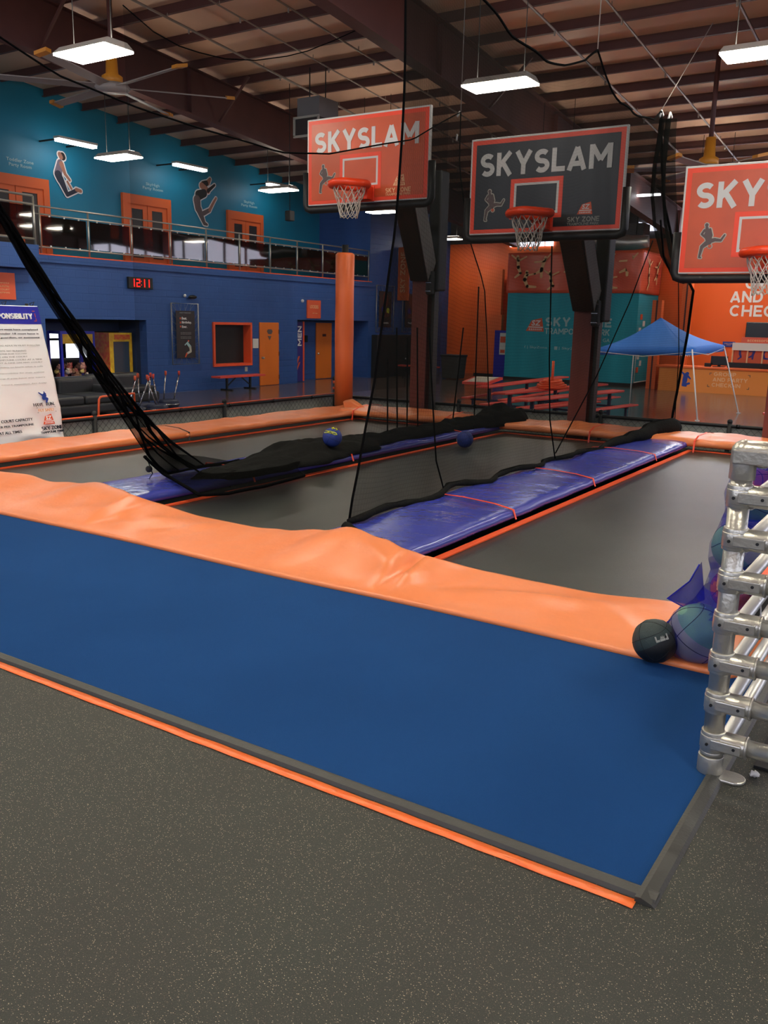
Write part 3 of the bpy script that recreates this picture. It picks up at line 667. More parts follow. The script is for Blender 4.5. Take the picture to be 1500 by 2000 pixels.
def hoop(cx, zb, inner, colx, label, dx, boomz):
    y0 = 11.5; L = cx-BW/2
    t = thing('basketball_hoop', label, 'basketball hoop', (colx, 13.6, FL), 'trampoline basketball hoops')
    m = MB(); m.box((L, y0, zb), (L+BW, y0+.05, zb+BH)); bb = m.build('backboard', 'board_white', t); mod_bevel(bb, .008)
    def P(u, v): return (L+u*BW, y0, zb+(1-v)*BH)
    def rect(m, u0, v0, u1, v1, d, th=.003, mi=0): m.prism([(0, 0), ((u1-u0)*BW, 0), ((u1-u0)*BW, (v1-v0)*BH), (0, (v1-v0)*BH)], (L+u0*BW, y0-d, zb+(1-v1)*BH), X, Z, th, mi)
    m = MB(); rect(m, .012, .02, .988, .985, 0); m.build('border', 'board_red', bb, label='bright red-orange border')
    m = MB(); rect(m, .04, .065, .96, .945, .003); m.build('face', inner, bb)
    m = MB()
    for a in ((.285, .44, .626, .485), (.285, .805, .626, .85), (.285, .485, .31, .805), (.601, .485, .626, .805)): rect(m, *a, .006)
    m.build('target_square', 'board_red', bb)
    m = MB()
    for a in ((.31, .485, .601, .508), (.31, .782, .601, .805), (.31, .508, .324, .782), (.587, .508, .601, .782)): rect(m, *a, .006)
    m.build('target_line', 'board_white', bb)
    m = MB(); bold(m, 'SKYSLAM', V(P(.07, .395))+V((0, -.006, 0)), X, Z, BW*.85, BH*.235, 0, .215, .003); m.build('lettering', 'board_white', bb)
    O = V(P(.085, .86))+V((0, -.006, 0)); lw = .36
    figure(bb, [(a*lw, b*.44, r*lw*.8, c*lw, d*.44, r2*lw*.8, i) for a, b, r, c, d, r2, i in DUNK], O, X, Z, ['fig_dark', 'fig_dark', 'ball_orange'], 'beige_plastic', .011)
    logo(bb, V(P(.725, .83))+V((0, -.006, 0)), X, Z, .21, .15, 'logo_orange' if inner == 'board_black' else 'peach', 'board_white' if inner == 'board_black' else 'board_orange')
    m = MB(); bold(m, 'SKY ZONE', V(P(.665, .905))+V((0, -.006, 0)), X, Z, BW*.2, BH*.05, 0, .19, .002, .001); text(m, 'TRAMPOLINE PARK', V(P(.665, .94))+V((0, -.006, 0)), X, Z, BW*.2, BH*.028, 0, .01, .002); m.build('small_lettering', 'grey_print' if inner == 'board_black' else 'peach', bb)
    # foam edge
    m = MB(); R = .055
    m.tube([(L-.03, y0+.02, zb+.50), (L-.03, y0+.02, zb+.02), (L-.01, y0+.02, zb-.035), (L+.06, y0+.02, zb-.06), (L+BW-.06, y0+.02, zb-.06), (L+BW+.01, y0+.02, zb-.035), (L+BW+.03, y0+.02, zb+.02), (L+BW+.03, y0+.02, zb+.52)], R, 10)
    m.build('edge_padding', 'foam_black', t)
    # rim
    rc = V((cx+.03, y0-.46, zb+.20)); m = MB(); R0 = .265
    m.tube([rc+V((R0*math.cos(a), R0*math.sin(a), .006*math.sin(3*a))) for a in [2*math.pi*k/36 for k in range(36)]], .056, 12, close=True)
    rim = m.build('rim', 'rim_orange', t)
    m = MB(); m.box((rc.x-.11, y0-.16, rc.z-.17), (rc.x+.11, y0-.004, rc.z+.02)); m.box((rc.x-.14, y0-.02, rc.z-.19), (rc.x+.14, y0, rc.z+.04)); o = m.build('rim_bracket', 'rim_orange', t); mod_bevel(o, .01)
    m = MB(); K = 12; rnd = random.Random(int(cx*10))
    def pr_(k, s):
        f = s/4.0; r = .235*(1-f)+.125*f+.012*math.sin(f*9); a = 2*math.pi*(k)/K
        return rc+V((r*math.cos(a)+rnd.uniform(-.008, .008), r*math.sin(a)+rnd.uniform(-.008, .008), -.03-.40*f+rnd.uniform(-.012, .012)))
    nodes = {}
    for s in range(5):
        for k in range(K): nodes[(k, s)] = pr_(k+.5*(s % 2), s)
    for s in range(4):
        for k in range(K):
            k2 = (k+(0 if s % 2 == 0 else 1)) % K; k3 = (k+(-1 if s % 2 == 0 else 0)) % K
            for kk in (k2, k3):
                p_, q_ = nodes[(k, s)], nodes[(kk, s+1)]; mid = (p_+q_)/2+(p_-rc).normalized()*.006; m.tube([p_, mid, q_], .0062, 5, cap=False)
    for k in range(K):
        p_, q_ = nodes[(k, 4)], nodes[((k+1) % K, 4)]; m.tube([p_, (p_+q_)/2+V((0, 0, -.035)), q_], .006, 5, cap=False)
        m.tube([nodes[(k, 0)], nodes[(k, 0)]+V((0, 0, .03))+(nodes[(k, 0)]-rc).normalized()*.02], .007, 5, cap=False)
    m.build('net', 'cord_white', rim, label='white cord net')
    # column and arm
    m = MB(); m.box((colx-.15, 13.44, FL), (colx+.15, 13.46, boomz+.15)); m.box((colx-.15, 13.72, FL), (colx+.15, 13.74, boomz+.15)); m.box((colx-.01, 13.46, FL), (colx+.01, 13.72, boomz+.15)); m.box((colx-.15, 13.45, FL), (colx-.14, 13.73, boomz+.15))
    m.build('column', 'steel_red', t)
    m = MB(); m.box((colx+.15, 13.60, FL), (colx+.21, 13.75, boomz-.25)); m.build('rear_post', 'edge_rubber', t)
    m = MB(); m.box((colx+.10, 13.5, boomz-.25), (colx+.32, 13.8, zb+.75)); o = m.build('post_padding', 'foam_black', t); mod_bevel(o, .03)
    bx_ = colx+.05+dx; a = V((colx+.02, 13.4, boomz)); b = V((bx_, 11.75, zb+.02)); 
    m = MB(); m.hexa([a+V((-.17, -.05, -.1)), a+V((.17, -.05, -.1)), a+V((.17, .25, .15)), a+V((-.17, .25, .15))], [b+V((-.17, -.12, -.05)), b+V((.17, -.12, -.05)), b+V((.17, .15, .22)), b+V((-.17, .15, .22))]); o = m.build('arm', 'foam_black', t); mod_bevel(o, .02)
    m = MB(); m.hexa([a+V((.175, -.04, -.09)), a+V((.19, -.04, -.09)), a+V((.19, .24, .14)), a+V((.175, .24, .14))], [b+V((.175, -.11, -.04)), b+V((.19, -.11, -.04)), b+V((.19, .14, .2)), b+V((.175, .14, .2))]); m.build('arm_cover', 'wall_grey', t, label='silver-grey side cover')
    a2 = a+V((0, .1, .75)); b2 = V((bx_, 11.65, zb+.75)); m = MB(); m.beam(a2, b2, .12, .12); m.build('upper_arm', 'foam_black', t)
    m = MB(); m.box((L+.3, y0+.05, zb+.1), (L+BW-.3, y0+.13, zb+.2)); m.box((L+.3, y0+.05, zb+.7), (L+BW-.3, y0+.13, zb+.8)); m.beam((cx, y0+.1, zb+.1), (bx_, y0+.2, zb+.75), .1, .1); m.build('back_frame', 'black', t)
    m = MB(); cz = boomz-.12
    m.box((colx+.15, 13.36, cz-.2), (colx+.27, 13.5, cz+.2)); cl = m.build('clamp', 'black', t); mod_bevel(cl, .03)
    for k in (-.14, 0, .14): MB().box((colx+.16, 13.35, cz+k-.006), (colx+.26, 13.36, cz+k+.006)).build('clamp_band', 'chrome', cl)
    return t
hoop(-7.89, 3.42, 'board_orange', -8.04, 'orange-faced basketball hoop mounted highest, over the left lane', .70, 2.45)
hoop(-5.0, 2.89, 'board_black', -5.05, 'black-faced basketball hoop at middle height, over the middle lane', .36, 1.98)
hoop(-2.03, 2.335, 'board_orange', -2.1, 'orange-faced basketball hoop mounted lowest, cut off by the right edge of the photo', .36, 1.5)

# ================================================================ court nets
def interp(tab, x):
    if x <= tab[0][0]: return tab[0][1]
    for (a, b), (c, d) in zip(tab, tab[1:]):
        if x <= c: return b+(d-b)*(x-a)/(c-a)
    return tab[-1][1]
t = thing('divider_net', 'tall black net hung between the middle and right lanes, in front of the black-faced hoop', 'net', (-3.9, 9.5, 0), 'hanging divider nets')
ZT = [(0, 5.6), (.05, 4.95), (.1, 4.68), (.18, 4.42), (.28, 4.3), (.39, 4.25), (.47, 4.33), (.55, 4.5), (.6, 4.68), (.64, 4.5), (.73, 4.32), (.86, 4.33), (.95, 4.40), (1, 4.56)]
YN = [(0, 5.36), (.13, 5.46), (.5, 5.62), (1.19, 5.84), (2.39, 6.06), (3.5, 6.14), (5.6, 6.2)]
YF = [(0, 13.4), (2.4, 13.4), (2.8, 13.35), (3.6, 13.05), (4.56, 12.8)]
XF = [(0, -3.53), (.5, -3.5), (1.6, -3.4), (2.2, -3.38), (2.7, -3.7), (3.4, -3.85), (4.6, -3.9)]
def net2(s, tt):
    z = .13+(interp(ZT, s)-.13)*tt; y = interp(YN, z)*(1-s)+interp(YF, z)*s
    if tt == 0: z -= .02
    x = -3.88+(interp(XF, z)+3.88)*s**3
    f = .035*math.sin(s*47+z*.8)*(.35+.65*math.exp(-z))+.05*mnoise.noise(V((y*1.3, z*.5, 2)))
    if z < .9: f += .07*mnoise.noise(V((y*3, z*1.5, 7)))*(1-z/.9)
    return (x+f, y, z)
m = MB(); m.grid(net2, 170, 44, uvf=lambda u, v: (u*7.4, v*4.6)); m.build('netting', 'net_black', t, fix=False)
m = MB(); m.tube([net2(k/60, 1) for k in range(61)], .012, 6); m.build('top_rope', 'rope_black', t)
for s_, r_ in ((0, .011), (1, .02)): m = MB(); m.tube([net2(s_, k/30) for k in range(31)], r_, 6); m.build('edge_rope', 'rope_black', t)
P = [net2(k/50, 0) for k in range(51)]; P = [V((p[0]+.02*math.sin(i*.9), p[1], .145+.02*math.sin(i*.7)+(.06 if i > 40 else 0))) for i, p in enumerate(P)]
m = MB(); m.tube(P, [.022+.012*abs(math.sin(i*1.3))+(.0 if i < 34 else (i-34)*.0075) for i in range(51)], 9); m.build('bottom_hem', 'net_heap', t)
m = MB(); m.tube([at(696, 1036, 2, .14), at(686, 1034, 2, .13), at(678, 1030, 2, .12), at(671, 1024, 2, .14)], [.02, .035, .045, .03], 8); m.build('hem_knot', 'net_heap', t)
def cord(parent, pts, r=.008, m_='rope_black', name='cord'):
    m = MB(); m.tube(pts, r, 5); return m.build(name, m_, parent)
cord(t, [at(838, 640, 0, -3.9), at(846, 800, 0, -3.9), at(852, 900, 0, -3.9), at(868, 960, 0, -3.88)], .008)
cord(t, [at(1078, 480, 0, -3.85), at(1073, 700, 0, -3.85), at(1074, 820, 0, -3.8), at(1084, 895, 0, -3.8)], .008)
cord(t, [at(1275, 470, 0, -3.8), at(1230, 590, 0, -3.8), at(1165, 735, 0, -3.8), at(1085, 885, 0, -3.8)], .008)
cord(t, [at(1325, 545, 0, -3.7), at(1326, 690, 0, -3.6), at(1318, 820, 0, -3.6), at(1338, 880, 0, -3.4)], .007)
P = [at(*p, 0, -3.6) for p in ((1290, 430), (1296, 500), (1315, 545), (1335, 553), (1356, 545))]; cord(t, P, .014)
GL = [(1288, 232), (1284, 262), (1272, 320), (1266, 380), (1272, 440), (1290, 500), (1322, 548)]; GR = [(1314, 232), (1312, 262), (1312, 320), (1316, 380), (1320, 440), (1328, 500), (1344, 552)]
def gath(u, v):
    i = min(int(u*6), 5); f = u*6-i; l = V((*GL[i], 0)).lerp(V((*GL[i+1], 0)), f); r = V((*GR[i], 0)).lerp(V((*GR[i+1], 0)), f); q = l.lerp(r, v); p = at(q.x, q.y, 0, -3.84); p.x += .06*math.sin(v*14+u*2); return p
m = MB(); m.grid(gath, 30, 16); m.build('gathered_edge', 'net_mid', t, fix=False)
for px, py in ((1292, 222), (1309, 226)): cord(t, [at(px-3, py+6, 0, -3.9), at(px, py-6, 0, -3.9), at(px+3, py+4, 0, -3.9)], .016, 'white', 'carabiner')
a = at(1292, 215, 0, -3.9); b = at(1392, 45, 0, -3.9); cord(t, [a, V((-3.9, b.y, b.z))], .006, 'pipe_grey', 'hanger_cord')
for s in (.6,):
    p = V(net2(s, 1)); cord(t, [p, V((p.x, p.y, roofz(p.y)-.3))], .006, 'pipe_grey', 'hanger_cord')
p = V(net2(0, 1)); cord(t, [p, V((p.x, p.y, roofz(p.y)-.3))], .006, 'pipe_grey', 'hanger_cord')

t = thing('divider_net', 'thin black net left of the middle lane, its near edge gathered into a slanting rope', 'net', (-6.5, 9.5, 0), 'hanging divider nets')
ZT1 = [(3.3, 3.9), (4.48, 3.58), (5.29, 3.5), (6.15, 3.46), (7.43, 3.44), (8.3, 3.55), (10.36, 4.02), (11.79, 4.61)]
YF1 = [(0, 13.2), (.36, 13.12), (1.44, 12.92), (2.24, 12.75), (2.96, 12.17), (3.85, 11.82), (4.61, 11.79)]
BAND = [at(*p, 0, -6.5) for p in ((-90, 260), (-40, 350), (10, 425), (55, 505), (110, 590), (170, 668), (235, 750), (300, 840), (350, 905), (420, 945))]
YB1 = sorted([(p.z, p.y) for p in BAND])
def net1(s, tt):
    yt = 3.5+(11.79-3.5)*s; zt = interp(ZT1, yt); zb = .16
    z = zb+(zt-zb)*tt; y = interp(YB1, z)*(1-s)+interp(YF1, z)*s
    return (-6.45+.05*mnoise.noise(V((y*1.1, z*.6, 5))), y, z)
m = MB(); m.grid(net1, 120, 36, uvf=lambda u, v: (u*8, v*4)); m.build('netting', 'net_thin', t, fix=False)
m = MB(); m.tube([net1(k/50, 1) for k in range(51)], .009, 6); m.build('top_rope', 'rope_black', t)
m = MB(); m.tube([net1(1, k/20) for k in range(21)], .010, 6); m.build('edge_rope', 'rope_black', t)
LP = [(-30, 375), (0, 428), (50, 520), (100, 600), (150, 678), (200, 757), (240, 820), (285, 890), (330, 935), (390, 968)]
RP = [(-30, 345), (22, 428), (80, 515), (128, 588), (172, 648), (212, 700), (262, 765), (330, 845), (420, 915), (500, 942)]
def band(u, v):
    i = min(int(u*9), 8); f = u*9-i; l = V((*LP[i], 0)).lerp(V((*LP[i+1], 0)), f); r = V((*RP[i], 0)).lerp(V((*RP[i+1], 0)), f)
    q = l.lerp(r, v*(.6 if u < .6 else .6+(u-.6)*1.0)); p = at(q.x, q.y, 0, -6.5); p.x += .05*math.sin(v*19+u*3)*(1-.4*u); p.z = max(p.z, .15); return p
m = MB(); m.grid(band, 60, 20); m.build('gathered_edge', 'net_dense', t, fix=False)
TPd = [(290, 870), (330, 885), (400, 892), (460, 902), (520, 896), (575, 874)]; BTd = [(286, 892), (318, 925), (385, 966), (450, 964), (520, 950), (590, 928)]
def drape(u, v):
    i = min(int(u*5), 4); f = u*5-i; a = V((*TPd[i], 0)).lerp(V((*TPd[i+1], 0)), f); b = V((*BTd[i], 0)).lerp(V((*BTd[i+1], 0)), f); q = a.lerp(b, v)
    p = at(q.x, q.y, 0, -6.38); p.z = max(p.z, .17-.03*v)
    if p.z <= .17: p = at(q.x, q.y, 2, .17)
    p.x += .03*math.sin(v*11+u*9); return p
m = MB(); m.grid(drape, 40, 20); m.build('loose_drape', 'net_mid', t, fix=False)
m = MB(); m.tube([drape(k/20, 1) for k in range(21)], .016, 6); m.build('bottom_hem', 'rope_black', t)
m = MB(); rnd = random.Random(5)
for k in range(6):
    a = rnd.random(); ph = rnd.uniform(0, 6)
    m.tube([band(i/24, min(1, max(0, a+.3*math.sin(i*.33+ph)))) for i in range(25)], [.006+.012*math.sin(i*.4+ph)**2 for i in range(25)], 6)
m.build('rope_strands', 'rope_black', t)
for q in (((172, 672), (214, 726), (262, 785), (310, 840)), ((160, 650), (215, 735), (262, 800), (288, 888)), ((300, 830), (345, 890), (400, 930), (450, 950))): cord(t, [at(*p, 0, -6.45) for p in q], .010)
cord(t, [at(285, 890, 0, -6.5), at(298, 925, 0, -6.5), at(285, 945, 0, -6.6), at(248, 962, 0, -6.7)], .005)
m = MB(); q = at(291, 916, 0, -6.5); m.sphere(q, .035, 10); m.build('knot', 'black', t)
for x0 in ((775, 640, 776, 855), (796, 660, 795, 852), (757, 700, 757, 858), (815, 640, 816, 850), (905, 640, 880, 860), (935, 560, 925, 850)): cord(t, [at(x0[0], x0[1], 0, -6.4), at(x0[2], x0[3], 0, -6.4)], .011)
cord(t, [at(893, 228, 0, -6.5), at(898, 218, 0, -6.5)], .014, 'white', 'carabiner')
cord(t, [at(892, 275, 0, -6.5), at(893, 262, 0, -6.5)], .014, 'white', 'carabiner')
p = V(net1(1, 1)); cord(t, [p, V((p.x, p.y, roofz(p.y)-.3))], .006, 'pipe_grey', 'hanger_cord')
# heap of net on the blue pad
HP = [(-6.15, 6.0, .16, .05), (-6.12, 6.7, .30, .07), (-6.2, 7.4, .42, .10), (-6.35, 8.1, .52, .14), (-6.42, 8.7, .50, .12), (-6.35, 9.3, .30, .10), (-6.3, 10.0, .24, .11), (-6.28, 10.8, .22, .12), (-6.22, 11.6, .22, .13), (-6.1, 12.2, .26, .18), (-6.0, 12.8, .36, .26), (-6.0, 13.3, .3, .22)]
def heap(u, v):
    k = u*(len(HP)-1); i = min(int(k), len(HP)-2); f = k-i; a, b = HP[i], HP[i+1]; c = [a[j]*(1-f)+b[j]*f for j in range(4)]
    s = (v-.5)*2; h = c[3]*(1-s*s)**.6 if abs(s) < 1 else 0; e = min(1, u/.04, (1-u)/.04)
    n = mnoise.noise(V((c[1]*2.6, s*1.6, 3))); n2 = mnoise.noise(V((c[1]*7, s*4, 6)))
    return (c[0]+s*c[2]*(1+.25*n)*e, c[1]+.05*n, .105+h*(1+.5*n+.25*n2)*e+.01)
m = MB(); m.grid(heap, 150, 22); thick(m.build('fallen_net', 'net_heap', t, fix=False, label='heap of black netting on the blue pad'), .01)

t = thing('side_net', 'thin dark net with a scalloped top rope beyond the left lane, up near the roof', 'net', (-9.85, 10.5, .3), 'hanging divider nets')
TR = [at(*p, 0, -9.85) for p in ((240, 10), (300, 62), (350, 90), (390, 103), (440, 115), (500, 118), (560, 110), (600, 100), (650, 80), (685, 64), (708, 53), (730, 66), (770, 88), (830, 112), (880, 118))]
m = MB()
for i in range(len(TR)-1):
    a, b = TR[i], TR[i+1]
    m.grid(lambda u, v, a=a, b=b: (-9.85, a.y+(b.y-a.y)*u, .3+((a.z+(b.z-a.z)*u)-.3)*v), 2, 8, uvf=lambda u, v, i=i: (i*.6+u*.6, v*6))
m.build('netting', 'net_thin', t, fix=False)
m = MB(); m.tube(TR, .009, 5); m.tube([TR[10], V((-9.85, TR[10].y, roofz(TR[10].y)-.3))], .007, 5); m.build('top_rope', 'rope_black', t)

# ================================================================ pillar and chain-link fences
t = thing('padded_pillar', 'tall orange padded pillar at the far left corner of the court', 'pillar', (-9.63, 13.4, 0))
m = MB(); m.lathe([(.17, .1), (.17, 1.0), (.175, 1.4), (.168, 2.0), (.172, 2.83), (.14, 2.86)], (-9.63, 13.42, 0), 22); m.build('sleeve', 'orange_pillar', t)
m = MB(); m.tube([(-9.63, 13.42, -.1), (-9.63, 13.42, 3.0)], .06, 10); m.build('post', 'black', t)
def fence(label, A, B, posts, ztop, toprail):
    A, B = V(A), V(B); d = (B-A); L = d.length; d.normalize(); t = thing('chain_link_fence', label, 'fence', ((A.x+B.x)/2, (A.y+B.y)/2, FL), 'low fences round the court')
    m = MB(); s = .075; z0 = FL+.05; H = ztop-.06-z0; r = .0022; k = -H
    nrm = d.cross(Z)
    while k < L:
        for sg in (1, -1):
            a0, a1 = (k, k+H) if sg == 1 else (k+H, k)
            za, zb_ = z0, z0+H
            lo, hi = a0, a1
            p0, p1 = [lo, za], [hi, zb_]
            for p, q in ((p0, p1), (p1, p0)):
                if p[0] < 0: f = (0-p[0])/(q[0]-p[0]) if q[0] != p[0] else 0; p[1] += (q[1]-p[1])*f; p[0] = 0
                if p[0] > L: f = (L-p[0])/(q[0]-p[0]) if q[0] != p[0] else 0; p[1] += (q[1]-p[1])*f; p[0] = L
            if abs(p0[0]-p1[0]) > .01:
                P0, P1 = A+d*p0[0], A+d*p1[0]; m.tube([(P0.x, P0.y, p0[1]), (P1.x, P1.y, p1[1])], r, 3, cap=False)
        k += s*1.414
    m.build('mesh', 'black', t)
    m = MB(); o_ = nrm*(-.05 if abs(d.y) > .5 else -.05); m.beam(A+o_+Z*((z0+z0+H)/2), B+o_+Z*((z0+z0+H)/2), .006, H); m.build('floor_stand_in', 'backing', t, label='grey sheet added for the pale floor beyond the mesh')  # sheet added in place of the pale lit floor seen through the mesh
    m = MB(); m.tube([(A.x, A.y, ztop-.035), (B.x, B.y, ztop-.035)], .026, 8); m.build('rail', 'black', t)
    if toprail: m = MB(); m.tube([(A.x, A.y, ztop-.008), (B.x, B.y, ztop-.008)], .014, 8); m.build('orange_rail', 'strip_orange', t, label='orange top rail')
    m = MB(); k = .7
    while k < L: p = A+d*k; q = A+d*(k+.05); m.tube([(p.x, p.y, ztop-.035), (q.x, q.y, ztop-.035)], .034, 8); k += 1.1
    m.build('ties', 'black_gloss', t)
    for k in posts:
        p = A+d*k; m = MB(); m.tube([(p.x, p.y, FL), (p.x, p.y, ztop+.02)], .035, 10); m.sphere((p.x, p.y, ztop+.03), .042, 10); m.build('post', 'black', t)
fence('black chain-link fence with orange top rail along the left court edge', (-10, 3.4, 0), (-10, 13.8, 0), [.05, 2.2, 4.6, 7.2], .30, True)
fence('black chain-link fence across the far end of the court', (-10, 13.8, 0), (2.6, 14.0, 0), [.0, 2.6, 5.2, 7.2, 9.0, 11.2], .27, False)
o = thing('corner_post', 'black fence corner post banded in orange, left of the orange pillar', 'post', (-10.02, 13.7, FL))
m = MB(); m.tube([(-10.02, 13.7, FL), (-10.02, 13.7, .55)], .055, 12); m.sphere((-10.02, 13.7, .57), .065, 12); m.build('shaft', 'black', o)
m = MB()
for z in (.36, .48): m.tube([(-10.02, 13.7, z), (-10.02, 13.7, z+.05)], .058, 12)
m.build('band', 'strip_orange', o)

# ================================================================ near pipe rack, balls
t = thing('pipe_rack', 'silver pipe rack of horizontal rungs on a post, at the right edge of the photo', 'rack', (-.6, 3.31, 0))
PX, PY = -.605, 3.31
m = MB(); m.tube([(PX, PY, .02), (PX, PY, 1.21)], .038, 18); m.build('post', 'galv', t)
RZ = [.145, .305, .465, .625, .785, .945, 1.105]
for i, z in enumerate(RZ):
    m = MB(); m.tube([(PX+.02, PY, z), (PX+1.1, PY, z)], .033, 14); m.build('rung', 'galv', t)
    m = MB(); m.tube([(PX+.03, PY+.03, z-.03), (PX+.03, PY+2.0, z-.03)], .027, 14); m.build('side_rail', 'galv_bright', t)
    m = MB(); m.tube([(PX, PY, z-.030), (PX, PY, z+.026)], .047, 18); m.tube([(PX, PY, z-.042), (PX, PY, z+.042)], .045, 18); m.tube([(PX+.03, PY, z), (PX+.125, PY, z)], .041, 16); m.tube([(PX+.118, PY, z), (PX+.128, PY, z)], .044, 16)
    m.box((PX, PY-.048, z-.022), (PX+.11, PY-.03, z+.018))
    c = m.build('clamp', 'galv', t); mod_bevel(c, .004)
    m = MB(); m.tube([(PX+.085, PY-.045, z), (PX+.085, PY-.050, z)], .006, 8); m.build('set_screw', 'black', c); m = MB(); m.tube([(PX-.012, PY-.045, z-.004), (PX-.012, PY-.051, z-.004)], .006, 8); m.build('set_screw', 'black', c)
m = MB(); m.tube([(PX, PY, 1.165), (PX, PY, 1.27)], .046, 18); m.tube([(PX, PY, 1.262), (PX+.16, PY, 1.262)], .046, 18); m.sphere((PX, PY, 1.262), .047, 16); m.box((PX-.03, PY-.052, 1.225), (PX+.15, PY-.03, 1.275)); c = m.build('elbow', 'galv', t); mod_bevel(c, .004)
m = MB(); m.tube([(PX+.12, PY-.05, 1.25), (PX+.12, PY-.056, 1.25)], .006, 8); m.build('set_screw', 'black', c)
m = MB(); m.tube([(PX+.1, PY, 1.26), (PX+1.1, PY, 1.26)], .038, 16); m.build('top_rail', 'galv', t)
m = MB(); m.tube([(PX+.06, PY+.02, 1.24), (PX+.06, PY+2.0, 1.24)], .034, 14); m.build('side_rail', 'galv_bright', t)
for xx, yy in ((PX+1.1, PY), (PX+.03, PY+2.0)): m = MB(); m.tube([(xx, yy, 0), (xx, yy, 1.26)], .031, 14); m.build('post', 'galv', t)
m = MB(); m.tube([(PX, PY, .013), (PX, PY, .085)], .048, 18); m.tube([(PX, PY, .09), (PX, PY, .105)], .044, 18)
m.prism([(.11*math.cos(a)*.45+(.085 if math.cos(a) > 0 else -.052), .048*math.sin(a)) for a in [2*math.pi*k/20 for k in range(20)]], (PX, PY, .001), X, Y, .012)
c = m.build('foot', 'galv', t); mod_bevel(c, .004)
m = MB(); m.box((PX+.15, PY-.06, 1.31), (PX+.6, PY+.12, 1.322)); o = m.build('orange_sheet', 'frame_orange', loc=(PX+.3, PY, 1.31)); tag(o, 'orange and white sheet lying on top of the pipe rack', 'sheet'); mod_bevel(o, .004)
m = MB(); m.prism([(0, 0), (.4, .02), (.4, .1), (.03, .09)], (PX+.19, PY-.04, 1.323), X, Y, .003); m.build('white_panel', 'white_hot', o)
tag(MB().box((-.47, 3.46, .002), (1.2, 4.3, .012)).build('black_mat', 'black', loc=(0, 3.8, 0)), 'black rubber mat on the floor inside the pipe rack', 'mat')
m = MB(); m.tube([(PX+.07, PY+.35, .93), (PX+.09, PY+.36, .78), (PX+.12, PY+.33, .70), (PX+.15, PY+.37, .80)], .003, 5); m.tube([(PX+.05, PY+.4, .62), (PX+.06, PY+.42, .50), (PX+.09, PY+.40, .52)], .003, 5)
tag(m.build('loose_string', 'white', loc=(PX+.08, PY+.35, .7)), 'loose white string tangled in the pipe rack', 'string')

def ball(label, c, r, mats, rot=(0, 0, 0), group=None, name='basketball', n=40, panel=None):
    t = thing(name, label, 'ball', (0, 0, 0), group); m = MB(); m.sphere((0, 0, 0), r, n)
    if panel:
        for i, f in enumerate(m.f):
            p = sum((m.v[k] for k in f), V((0, 0, 0)))/len(f)
            if panel(p/r): m.m[i] = 1
    m.build('shell', mats, t); m = MB(); R = r*1.0015
    def ring(fn): m.tube([fn(2*math.pi*k/48) for k in range(48)], r*.012, 5, close=True)
    ring(lambda a: V((R*math.cos(a), R*math.sin(a), 0))); ring(lambda a: V((R*math.cos(a), 0, R*math.sin(a))))
    for s in (1, -1):
        def f(a, s=s):
            v = V((s*(.62+.16*math.cos(2*a)), math.cos(a), math.sin(a))); v.x *= .95; return v.normalized()*R
        ring(f)
    m.build('seams', 'seam', t); t.location = c; t.rotation_euler = rot; return t
t = ball('black and dark green basketball on the carpet, beside the blue mesh bag', (-1.115, 4.30, .128), .112, ['ball_black', 'ball_black2'], (.5, .9, .3), panel=lambda p: p.x > -.15)
bpy.context.view_layer.update()
c = V((-1.115, 4.30, .128)); dv = (V((0, 0, CAMH))-c).normalized(); sx = dv.cross(Z).normalized()*-1; sy = sx.cross(dv).normalized()*1
if sy.z < 0: sy = -sy
O = c+dv*.103; U = (sx*.9+sy*.42).normalized(); W = dv.cross(U); n = dv
m = MB(); s = .030
for a in ([(0, 0), (.9, 0), (.9, .35), (.35, .35), (.35, 1), (0, 1)], [(1.0, 0), (2.2, 0), (2.2, .4), (1.0, .4)], [(1.15, .55), (1.45, .9), (1.6, .55), (1.75, .95), (1.9, .55), (2.15, .85), (2.1, .45), (1.15, .45)], [(2.3, 0), (2.9, 0), (2.9, 1.05), (2.6, 1.05), (2.6, .35), (2.3, .35)]):
    m.prism([(x*s*.72, y*s) for x, y in a], O+U*.004-W*.012, U, W, .011)
o = m.build('crown_mark', 'grey_print'); mw = o.matrix_world.copy(); o.parent = t; o.matrix_parent_inverse = t.matrix_world.inverted(); o['label'] = 'pale grey crown-like mark'
def mark_on(t, c, r, shapes, m_, tilt=.3, up=.55, side=0, sc=1):
    c = V(c); dv = (V((0, 0, CAMH))-c); dv = (dv.normalized()+Z*up+RGT*side).normalized(); U = (RGT-dv*RGT.dot(dv)).normalized(); W = dv.cross(U); U, W = U*math.cos(tilt)-W*math.sin(tilt), W*math.cos(tilt)+U*math.sin(tilt)
    O = c+dv*r*.93; m = MB()
    for pts in shapes: m.tube([O+U*x*r*sc+W*y*r*sc+dv*(r*.09-(x*x+y*y)*r*sc*sc*.5) for x, y in pts], r*.05, 5)
    o = m.build('print', m_); o.parent = t; o.matrix_parent_inverse = t.matrix_world.inverted(); o['label'] = 'yellow-green printed letters'
UA = [[(-.1, .75), (-.25, .6), (-.1, .45)], [(-.1, .6), (.1, .62)], [(.15, .75), (.35, .6), (.2, .45)], [(-.75, .1), (-.45, .1), (-.5, -.1), (-.8, -.1)], [(-.35, .1), (-.05, .1), (-.1, -.1), (-.4, -.1), (-.35, .1)], [(.05, .1), (.35, .1), (.5, 0), (.35, -.1), (0, -.1), (.05, .1)]]
c = (-6.55, 9.25, .28); c = at(649, 854, 2, .335); t = ball('blue rubber basketball with yellow letters, resting on the fallen net', c, .115, ['ball_blue', 'ball_blue'], (.2, .4, 1), name='rubber_ball')
bpy.context.view_layer.update(); mark_on(t, c, .115, UA, 'yellow_print')
